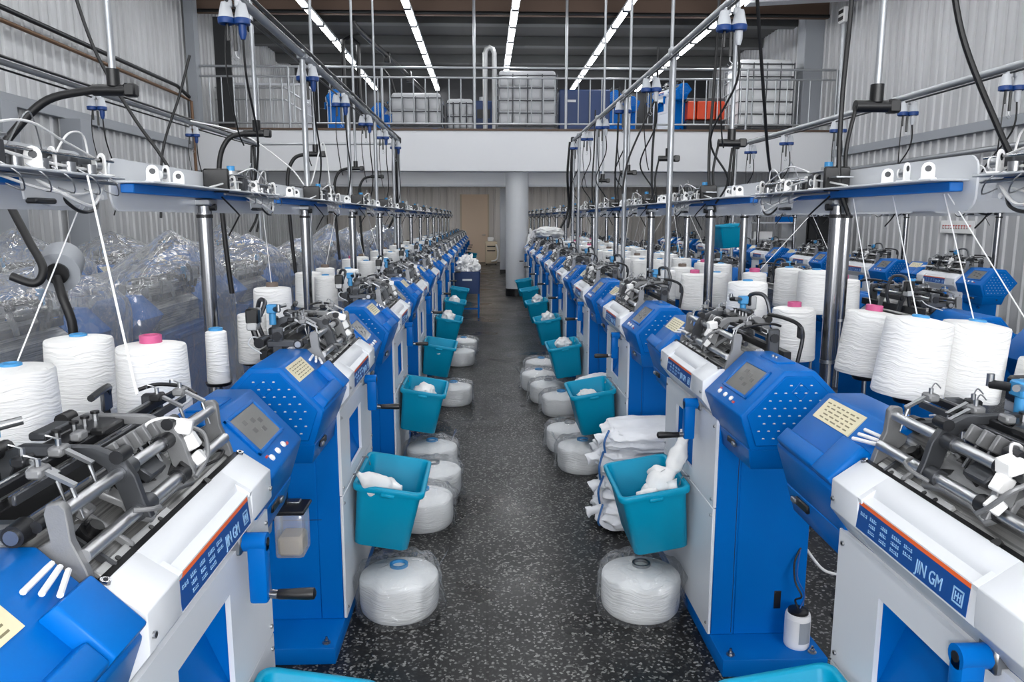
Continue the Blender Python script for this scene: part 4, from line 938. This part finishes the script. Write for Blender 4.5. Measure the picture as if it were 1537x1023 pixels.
def glove(mb, P, R, mat='glove', seed=0, flat=.55):
    """soft cloth strand: tube with varying radius, wrinkled"""
    s = MB(); n = 14
    Q = []; RR = []
    for i in range(len(P)-1):
        for k in range(6): t = k/6; Q.append(Vector(P[i]).lerp(Vector(P[i+1]), t)); RR.append(R[i]*(1-t)+R[i+1]*t)
    Q.append(Vector(P[-1])); RR.append(R[-1])
    s.tube(Q, RR, mat, n)
    for v in s.v:
        p = Vector(v); w = noise.noise_vector(p*22+Vector((seed, 0, 0)))*.014+noise.noise_vector(p*60)*.004; mb.v.append(tuple(p+w))
    o = len(mb.v)-len(s.v); k = mb._m(mat)
    for f in s.f: mb.f.append([o+i for i in f]); mb.mi.append(k)
# glove spilling from the chute into the near right bin
c = MB(); glove(c, [(.855, 3.13, .80), (.845, 3.12, .74), (.82, 3.10, .68), (.79, 3.085, .63), (.76, 3.08, .60), (.72, 3.09, .545), (.67, 3.10, .52)], [.016, .028, .04, .028, .05, .05, .02], seed=1)
glove(c, [(.76, 3.08, .62), (.73, 3.11, .63), (.71, 3.14, .60)], [.03, .022, .012], seed=2); glove(c, [(.78, 3.05, .60), (.79, 3.03, .56), (.78, 3.03, .51)], [.03, .02, .012], seed=3); glove(c, [(.72, 3.06, .55), (.66, 3.04, .535), (.635, 3.05, .54)], [.03, .018, .010], seed=4)
tag(c.build('work_glove', smooth=80), 'white knitted gloves hanging from the chute into the nearest full bin right of aisle', 'glove')
c = MB(); glove(c, [(-.54, 3.05, .645), (-.51, 3.06, .62), (-.47, 3.10, .585), (-.42, 3.14, .56), (-.37, 3.14, .545)], [.012, .03, .042, .035, .012], seed=6); glove(c, [(-.49, 3.08, .58), (-.50, 3.12, .53), (-.44, 3.2, .52)], [.03, .04, .02], seed=7)
tag(c.build('work_glove', smooth=80), 'white knitted glove draped over the near rim of the second bin left of aisle', 'glove')
heaps = [(.70, 5.02, .50, .05), (.72, 6.85, .55, .08), (.72, 8.65, .56, .09), (.72, 10.45, .57, .10), (-.42, 5.0, .54, .07), (-.42, 6.8, .50, .05), (-.43, 8.62, .58, .1), (-.43, 10.4, .57, .09)]
for i, (x, y, z, h) in enumerate(heaps):
    m = lump((0, 0, 0), (.075, .12, h*.8), i+2, 'glove', .28, 2.4, 1, 4); o = m.build('glove_heap', loc=(x, y, z), smooth=80)
    tag(o, 'white gloves heaped in the bin of the %s machine %s of the aisle' % (ORD[int(round((y-3.2)/1.8))+1], 'right' if x > 0 else 'left'), 'gloves', 'glove heaps in the bins')

# ------------------------------------------------------------------ wrapped cones on the floor
def wrapped_proto(s, r=.172, h=.20):
    R = root('wrapped_yarn_cone')
    c = MB(); p = [(.0, .004), (r*.9, .004), (r*.97, .02), (r, .05), (r*1.0, h*.74), (r*.985, h*.79), (r*.95, h*.825), (r*.5, h*.94), (.045, h)]
    c.lathe(p, (0, 0, 0), 'yarn', 48); c.build('yarn_body', R)
    c = MB(); c.lathe([(.040, h-.02), (.040, h+.012), (.030, h+.012), (.028, h-.03), (.0, h-.03)], (0, 0, 0), 'core_blue' if s % 2 == 0 else 'steel', 22); c.build('cone_core', R)
    c = MB(); n = 80; rings = []
    prof = [(1.10, .004), (1.14, .02), (1.10, .07), (1.08, h*.6), (1.10, h*.85), (.95, h*1.02), (.6, h*1.08), (.3, h*1.10)]
    for j, (k, z) in enumerate(prof):
        ring = []
        for i in range(n):
            a = 2*PI*i/n; w = 1+.05*math.sin(7*a+s*2+j*.5)+.09*noise.noise((math.cos(a)*2.5+s, math.sin(a)*2.5, z*9))
            if 0 < j < 6: w = max(w, 1.0/k*1.02)
            ring.append((r*k*w*math.cos(a), r*k*w*math.sin(a), max(.003, z+.014*noise.noise((math.cos(a)*4, math.sin(a)*4, j+s)))))
        rings.append(ring)
    loft(c, rings, 'wrap', False, False)
    # twisted tail of the bag
    if s in (0, 2):
        a = .6 if s == 0 else 2.6; ring = []
        for j, (l, w) in enumerate(((0, .05), (.04, .03), (.07, .05), (.10, .08))):
            ring.append([(r*1.06*math.cos(a)+l*.5*math.cos(a)+.012*math.cos(t*PI/4)*w*10*.4, r*1.06*math.sin(a)+l*.5*math.sin(a)+w*.5*math.sin(t*PI/4), h*.75+l*.7+.01*math.cos(t*PI/4)) for t in range(8)])
        loft(c, ring, 'wrap', False, False)
    c.build('plastic_wrap', R, smooth=180); return tree(R)
wp = [wrapped_proto(i) for i in range(3)]; uw = set()
WC = [(-.385, 3.12, 0, 0, 'nearest plastic wrapped fat yarn cone on the floor left of the aisle'), (.675, 3.09, 0, 1, 'nearest plastic wrapped fat yarn cone on the floor right of the aisle'),
 (-.36, 4.06, 0, 2, 'wrapped fat yarn cone behind the second bin left of aisle, first of three'), (-.33, 4.52, 0, 1, 'wrapped fat yarn cone behind the second bin left of aisle, middle of three'), (-.37, 5.00, 0, 0, 'wrapped fat yarn cone behind the second bin left of aisle, third of three'),
 (-.30, 6.86, 0, 2, 'wrapped fat yarn cone lying behind the third bin left of the aisle'), (-.30, 8.75, 0, 1, 'wrapped yarn cone behind the fourth bin left of the aisle, nearer one'), (-.28, 9.5, 0, 2, 'wrapped yarn cone behind the fourth bin left of the aisle, further one'),
 (.66, 4.98, 0, 2, 'wrapped yarn cone right behind the white sack stack, nearer one'), (.62, 5.42, 0, 1, 'wrapped yarn cone behind the white sack stack, further one'), (.66, 6.45, 0, 0, 'wrapped yarn cone under the third bin right of the aisle'),
 (.585, 6.92, 0, 1, 'wrapped yarn cone with dark core beyond the third right bin, front one'), (.53, 7.42, 0, 2, 'wrapped yarn cone beyond the third right bin, middle one'), (.60, 8.05, 0, 0, 'wrapped yarn cone beyond the third right bin, rear one')]
for x, y, z, i, lab in WC:
    o = wp[i][0] if i not in uw else copy_tree(wp[i]); uw.add(i); o.location = (x, y, z); o.rotation_euler = (0, 0, random.uniform(-.4, .4)); tag(o, lab, 'yarn cone', 'wrapped fat yarn cones on the floor')

# sacks in the gap right of the aisle
for i, (z, hz, x, y, a) in enumerate(((.0, .16, .91, 4.06, .05), (.155, .15, .93, 4.08, -.06), (.30, .15, .91, 4.10, .08), (.44, .12, .95, 4.10, 0))):
    m = lump((0, 0, hz/2), (.29, .23, hz*.56), i+11, 'sack', .16, 2.4, .62, 5, -hz*.48); o = m.build('white_sack', loc=(x, y, z+.0), rot=(0, 0, a), smooth=80)
    tag(o, ['bottom white sack of the stack beside the second machine right of aisle', 'second white sack up in the stack beside the second machine right of aisle', 'third white sack up in the stack beside the second machine right of aisle', 'top white sack of the stack beside the second machine right of aisle'][i], 'sack', 'white sacks stacked between machines')
    t = MB(); dx = -.275; t.tube([(dx, -.10, hz*.9), (dx-.03, -.13, hz*.4), (dx-.02, -.12, -.02 if i else .03)], .006, 'tie', 6, 5); t.build('sack_tie', o)
    t = MB(); glove(t, [(dx+.04, -.02-.05*(i % 2), hz*.6), (dx-.03, -.03-.05*(i % 2), hz*.55), (dx-.07, -.02-.06*(i % 2), hz*.42)], [.045, .022, .032], 'sack', i); t.build('sack_neck', o, smooth=80)
m = lump((0, 0, .16), (.22, .22, .18), 31, 'sack', .2, 2.2, .7, 5, -.155); o = m.build('white_sack', loc=(.97, 5.87, .0), smooth=80); tag(o, 'slumped white sack in the gap beyond the third bin right of the aisle', 'sack')
m = lump((0, 0, .15), (.23, .22, .10), 37, 'sack', .2, 2.0, .8, 5, -.2); o = m.build('white_sack', loc=(.95, 5.87, .22), smooth=80); tag(o, 'folded white sack lying on the slumped sack right of the aisle', 'sack')
m = lump((0, 0, 0), (.16, .16, .42), 41, 'glove', .35, 2.4, .9, 5); o = m.build('hanging_cloth', loc=(1.03, 16.6, .98), smooth=80); tag(o, 'bundle of white knitted fabric hanging just right of the round column', 'fabric')
m = lump((0, 0, 0), (.28, .3, .11), 43, 'glove', .2, 2.2, .8, 5); o = m.build('fabric_heap', loc=(1.25, 14.9, 1.42), smooth=80); tag(o, 'white fabric heap on the machine nearest the round column', 'fabric')

# trolley left of the aisle
t = root('blue_trolley', (-.31, 13.35, 0), 0, 'blue steel trolley box on legs at the left of the aisle', 'trolley')
b = MB(); loft(b, [rrect(.21, .45, .02, .42), rrect(.22, .46, .02, .80), rrect(.20, .44, .02, .80), rrect(.19, .43, .02, .45)], 'dim_navy'); b.build('trolley_box', t, smooth=30)
for x in (-.19, .19):
    for y in (-.41, .41): b = MB(); b.box((x, y, .21), (.03, .03, .42), 'blue'); b.build('leg', t, smooth=0)
b = MB(); b.box((0, -.41, .16), (.38, .025, .025), 'blue'); b.box((.19, 0, .16), (.025, .82, .025), 'blue'); b.box((-.19, 0, .16), (.025, .82, .025), 'blue'); b.box((.0, -.462, .66), (.16, .012, .03), 'steel'); b.build('trolley_frame', t, smooth=0)
m = lump((0, 0, 0), (.19, .38, .20), 51, 'glove', .4, 3, .9, 5); o = m.build('glove_heap', loc=(-.31, 13.35, .84), smooth=80); tag(o, 'tall heap of white gloves on the blue trolley', 'gloves')

# oil bottle and hanging pot
r = root('oil_bottle', (1.195, 2.66, .07), 0, 'white cylindrical oil bottle with black cap on the second right machine base', 'bottle')
b = MB(); b.lathe([(.0, 0), (.044, 0), (.047, .006), (.047, .125), (.044, .135), (.0, .135)], (0, 0, 0), 'bottle_label', 28); b.build('bottle_body', r)
b = MB(); b.lathe([(.0475, .012), (.0478, .012), (.0478, .118), (.0475, .118)], (0, 0, 0), 'bottle_label', 28); n_ = 9
for i in range(n_):
    a = -1.75+.9*i/(n_-1); 
    b.box((.0472*math.cos(a), .0472*math.sin(a), .07), (.0025, .0065, .085), 'bottle_band', rot=(0, 0, a))
b.build('bottle_sleeve', r)
b = MB(); b.lathe([(.038, .133), (.038, .146), (.030, .150), (.0, .150)], (0, 0, 0), 'black', 24); b.build('bottle_cap', r)
b = MB(); b.tube([(0, 0, .15), (-.01, .01, .18), (.01, .0, .2), (-.01, .02, .25), (.0, .06, .31), (.03, .08, .36)], .004, 'black', 6, 5); b.tube([(.005, 0, .15), (.025, .01, .2), (.0, .03, .27), (.03, .08, .36)], .003, 'label_blue', 6, 5); b.build('bottle_tube', r)
r = root('oil_pot', (-.685, 2.55, .63), 0, 'clear plastic oil pot bracketed between the nearest two left machines', 'pot')
b = MB(); b.box((0, 0, -.02), (.10, .11, .16), 'clear_bottle', bev=.012, seg=2); b.build('pot_body', r)
b = MB(); b.box((0, 0, -.06), (.085, .095, .07), 'beige', bev=.01); b.build('pot_contents', r)
b = MB(); b.box((0, 0, .068), (.115, .125, .014), 'dark_steel', bev=.004); b.box((.0, .03, .078), (.05, .04, .01), 'steel', bev=.003); b.tube([(-.05, .03, .07), (-.06, .02, .16), (-.03, 0, .165), (-.02, .0, .08)], .005, 'black', 6, 4); b.build('pot_bracket', r)
b = MB(); b.box((-.085, .0, .05), (.015, .13, .20), 'light_grey', rot=(0, .15, 0), bev=.004); b.box((-.09, .14, .02), (.03, .20, .03), 'dark_steel'); b.build('pot_back_plate', r)
simple('air_hose', 'white curved air hose on the floor behind the nearest right machine', 'hose', lambda c: c.tube([(1.44, 3.20, .34), (1.46, 3.30, .24), (1.54, 3.35, .12), (1.62, 3.35, .03), (1.72, 3.34, .008)], .007, 'cable_white', 8, 6))

# ------------------------------------------------------------------ overhead conduits, plugs, air drops
def conduit(x, y0, y1, z, posts, label, drop=True):
    r = root('conduit_pipe', (x, y0, z), 0, label, 'conduit')
    b = MB(); b.cyl((0, 0, 0), (0, y1-y0, 0), .026, 'galv', 14); b.build('pipe', r)
    b = MB(); b.tube([(.03, .1, .035), (.045, (y1-y0)*.4, .02), (.03, y1-y0, .03)], .012, 'black', 8, 6); b.tube([(-.02, .1, -.035), (-.03, (y1-y0)*.6, -.05), (-.02, y1-y0, -.03)], .008, 'dark_steel', 8, 6); b.build('cable_run', r)
    for y in posts:
        b = MB(); b.cyl((0, y-y0, -z), (0, y-y0, .0), .021, 'galv', 12); b.box((0, y-y0, 0), (.07, .06, .07), 'galv', bev=.01); b.build('support_post', r)
    b = MB(); b.box((0, y1-y0, 0), (.09, .06, .09), 'dark_steel', bev=.01)
    for dx in (-.06, -.025): b.tube([(dx, y1-y0-.02, -.03), (dx*1.5, y1-y0, -.5), (dx, y1-y0+.1, -1.0), (dx*3, y1-y0+.05, -1.3)], .018, 'black', 8, 5)
    b.build('end_cables', r)
conduit(-1.30, 1.6, 11.75, 2.85, (5.70, 7.50, 9.30, 11.10, 11.75), 'overhead steel conduit pipe above the left aisle row')
conduit(1.335, 1.6, 11.6, 2.85, (5.53, 7.33, 9.13, 10.93, 11.6), 'overhead steel conduit pipe above the right aisle row')
conduit(-3.4, 3.0, 11.7, 2.79, (11.7,), 'overhead steel conduit pipe over the covered machines near the left wall')
conduit(3.5, 3.0, 10.7, 2.69, (10.7,), 'overhead steel conduit pipe between the right hand machine rows')
simple('cross_pipe', 'thin grey pipe crossing between the two left conduits', 'pipe', lambda c: c.cyl((-3.4, 11.66, 2.78), (-1.3, 11.7, 2.80), .018, 'galv', 10))
def make_plug(s):
    R = root('power_socket_pair')
    for i, dx in enumerate((-.055, .055)):
        b = MB(); b.box((dx*.6, 0, -.045), (.05, .05, .05), 'light_grey', bev=.008); b.lathe([(.030, -.04), (.036, -.06), (.056, -.15), (.050, -.152), (.03, -.09)], (dx, 0, 0), 'light_grey', 18); h = b.build('socket_hood', R)
        b = MB(); b.lathe([(.056, -.145), (.060, -.152), (.057, -.185), (.045, -.19), (.02, -.17)], (dx, 0, 0), 'collar', 18); b.build('blue_collar', h)
    b = MB(); b.lathe([(.0, -.17), (.030, -.17), (.028, -.25), (.016, -.29), (.0, -.29)], (.055, 0, 0), 'collar' if s else 'light_grey', 14); b.build('plug', R)
    b = MB(); b.box((-.05, 0, -.24), (.022, .012, .13), 'black', bev=.004); b.box((.0, .01, -.28), (.025, .014, .18), 'black', bev=.004); b.tube([(.0, .01, -.36), (.0, .01, -.4), (.02, .01, -.42), (.0, .01, -.44), (-.02, .01, -.42)], .004, 'steel', 6); b.build('strap', R)
    b = MB(); b.tube([(.055, 0, -.28), (.06, .05, -.55), (.10 if s else -.10, .25, -.95), (.06, .35, -1.25), (-.02, .45, -1.45)], .0085, 'black', 8, 6); b.tube([(-.055, 0, -.18), (-.07, -.02, -.5), (-.03, .1, -.9), (.0, .2, -1.02)], .006, 'black', 6, 6); b.build('power_cable', R)
    return tree(R)
tp = [make_plug(0), make_plug(1)]; upg = set()
for x, z, ys, w, sd in ((-1.30, 2.85, (4.2, 5.85, 7.15, 8.6, 10.0, 11.4), 'above the left aisle row', 1), (1.335, 2.85, (4.25, 6.25, 7.5, 8.8, 10.1, 11.4), 'above the right aisle row', 0), (3.5, 2.69, (5.1, 6.35, 7.6, 8.9, 10.1), 'between the right hand rows', 0), (-3.4, 2.79, (5.2, 7.0, 9.2), 'over the covered machines', 1)):
    for k, y in enumerate(ys):
        o = tp[sd][0] if sd not in upg else copy_tree(tp[sd]); upg.add(sd); o.location = (x, y, z-.02); o.rotation_euler = (0, 0, .2 if sd else -.2); o.scale = (.72, .72, .72)
        tag(o, '%s grey and blue socket pair on the conduit %s' % (ORD[k], w), 'power socket', 'socket pairs hanging from the conduits')
def air_drop(x, y, z, label, hose, cab=None, hr=.017):
    r = root('hanging_air_pipe', (x, y, z), 0, label, 'pipe')
    b = MB(); b.cyl((0, 0, .02), (0, 0, 6.43-z), .0145, 'galv', 14); b.build('steel_tube', r)
    b = MB(); b.cyl((0, 0, -.0), (0, 0, .07), .026, 'black', 14); b.cyl((-.085, 0, -.015), (.08, 0, -.015), .024, 'black', 14); b.box((.07, 0, -.015), (.05, .05, .055), 'black', bev=.008); b.build('tee_fitting', r)
    b = MB(); b.tube([(p[0]-x, p[1]-y, p[2]-z) for p in hose], hr, 'rubber', 10, 7); b.build('air_hose', r)
    if cab: b = MB(); b.tube([(p[0]-x, p[1]-y, p[2]-z) for p in cab], .010, 'rubber', 8, 7); b.build('cable', r)
    return r
a = air_drop(-1.555, 3.36, 2.245, 'steel air pipe drop with black hose nearest the camera on the left', [(-1.64, 3.36, 2.23), (-1.83, 3.36, 2.19), (-1.96, 3.34, 2.07), (-2.02, 3.3, 1.95), (-1.98, 3.25, 1.80), (-1.88, 3.2, 1.62), (-1.80, 3.15, 1.50), (-1.82, 3.12, 1.44), (-1.90, 3.1, 1.47)])
b = MB(); b.cyl((-.25, -.10, -.775), (-.32, .08, -.73), .085, 'grey_paint', 20); b.cyl((-.245, -.115, -.778), (-.25, -.10, -.775), .045, 'black', 18); b.build('hose_pot', a)
b = MB(); b.tube([(-.24, -.13, -.79), (-.20, -.17, -.87), (-.17, -.17, -1.0), (-.20, -.15, -1.2)], .019, 'rubber', 10, 6); b.build('lower_hose', a)
for k, (y, z) in enumerate(((5.33, 2.28), (7.13, 2.29), (9.3, 2.30), (11.1, 2.30))):
    air_drop(-1.54, y, z, '%s steel air pipe drop with black hose on the left, counted from the camera' % ORD[k+1], [(-1.62, y, z-.015), (-1.74, y, z-.06), (-1.80, y-.02, z-.25), (-1.79, y-.02, z-.7), (-1.77, y, z-1.1)])
for k, (y, z) in enumerate(((3.11, 2.16), (4.93, 2.19), (6.62, 2.22), (8.48, 2.21), (10.3, 2.21))):
    air_drop(1.58, y, z, '%s steel air pipe drop on the right, counted from the camera' % ORD[k], [(1.50, y, z-.015), (1.47, y, z-.2), (1.50, y+.02, z-.4)], [(1.47, y+.02, z+.9), (1.46, y+.02, z+.35), (1.44, y, z), (1.45, y, z-.3), (1.5, y, z-.45)], .008)
def cable(label, P, r=.010, m='rubber'): simple('hanging_cable', label, 'cable', lambda c: c.tube(P, r, m, 8, 8))
cable('thick black cable slanting down in front of the right wall', [(1.75, 3.0, 2.75), (1.84, 3.0, 2.40), (2.02, 3.0, 2.05), (2.15, 3.0, 1.84)], .012)
cable('black cable slanting down in front of the left wall', [(-2.56, 5, 3.3), (-2.42, 5, 2.75), (-2.22, 5, 2.35), (-2.06, 5, 2.10), (-1.95, 5.0, 1.9)], .011)
cable('black cable sagging from the left conduit toward the covered machines', [(-2.2, 6, 2.9), (-2.30, 6, 2.6), (-2.45, 6.0, 2.2), (-2.5, 6, 1.7)], .010)
cable('long black cable crossing down to the right machine row', [(1.45, 4.2, 2.85), (1.62, 4.5, 2.4), (1.85, 5, 2.1), (2.05, 5.4, 1.9)], .010)
cable('long thin black cable crossing left above the right yarn stands', [(1.42, 6.4, 2.7), (1.2, 6.4, 2.2), (1.15, 6.4, 1.9)], .008)
cable('white cable looping above the left yarn stands', [(-2.3, 6.2, 2.45), (-1.9, 6.2, 2.35), (-1.55, 6.2, 2.1), (-1.4, 6.2, 1.95), (-1.3, 6.3, 2.3), (-1.25, 6.3, 1.9)], .006, 'cable_white')
simple('yarn_thread', 'white yarn thread running from the nearest left stand down to the machine bed', 'thread', lambda c: c.cyl((-1.05, 2.08, 1.81), (-.80, 1.72, 1.30), .003, 'thread', 6))

# ------------------------------------------------------------------ camera, world, view
cam = bpy.data.cameras.new('camera'); co = bpy.data.objects.new('camera', cam); COL.objects.link(co); SC.camera = co
W_, H_, F_ = 1537., 1023., 1134.; VU, VV = 728., 327.
cam.sensor_width = 36; cam.lens = 36*F_/W_; cam.clip_start = .05; cam.clip_end = 200
Y = Vector(((VU-W_/2)/F_, 1, -(VV-H_/2)/F_)).normalized(); Z = Vector((1, 0, 0)).cross(Y).normalized(); X = Y.cross(Z)
Rm = Matrix((X, Y, Z))                      # world = Rm @ (right, forward, up)
r_, f_, u_ = Rm @ Vector((1, 0, 0)), Rm @ Vector((0, 1, 0)), Rm @ Vector((0, 0, 1))
co.matrix_world = Matrix(((r_.x, u_.x, -f_.x, 0), (r_.y, u_.y, -f_.y, 0), (r_.z, u_.z, -f_.z, 1.7), (0, 0, 0, 1)))
w = bpy.data.worlds.new('world'); SC.world = w; w.use_nodes = True
w.node_tree.nodes['Background'].inputs[0].default_value = (.5, .5, .5, 1); w.node_tree.nodes['Background'].inputs[1].default_value = .3
vs = SC.view_settings; vs.view_transform = 'Standard'; vs.look = 'None'; vs.exposure = EXPO; vs.gamma = 1; vs.use_curve_mapping = False
SC.cycles.transparent_max_bounces = 16; SC.cycles.max_bounces = 8; SC.cycles.use_denoising = True
SC.cycles.sample_clamp_indirect = 6; SC.cycles.caustics_reflective = False; SC.cycles.caustics_refractive = False
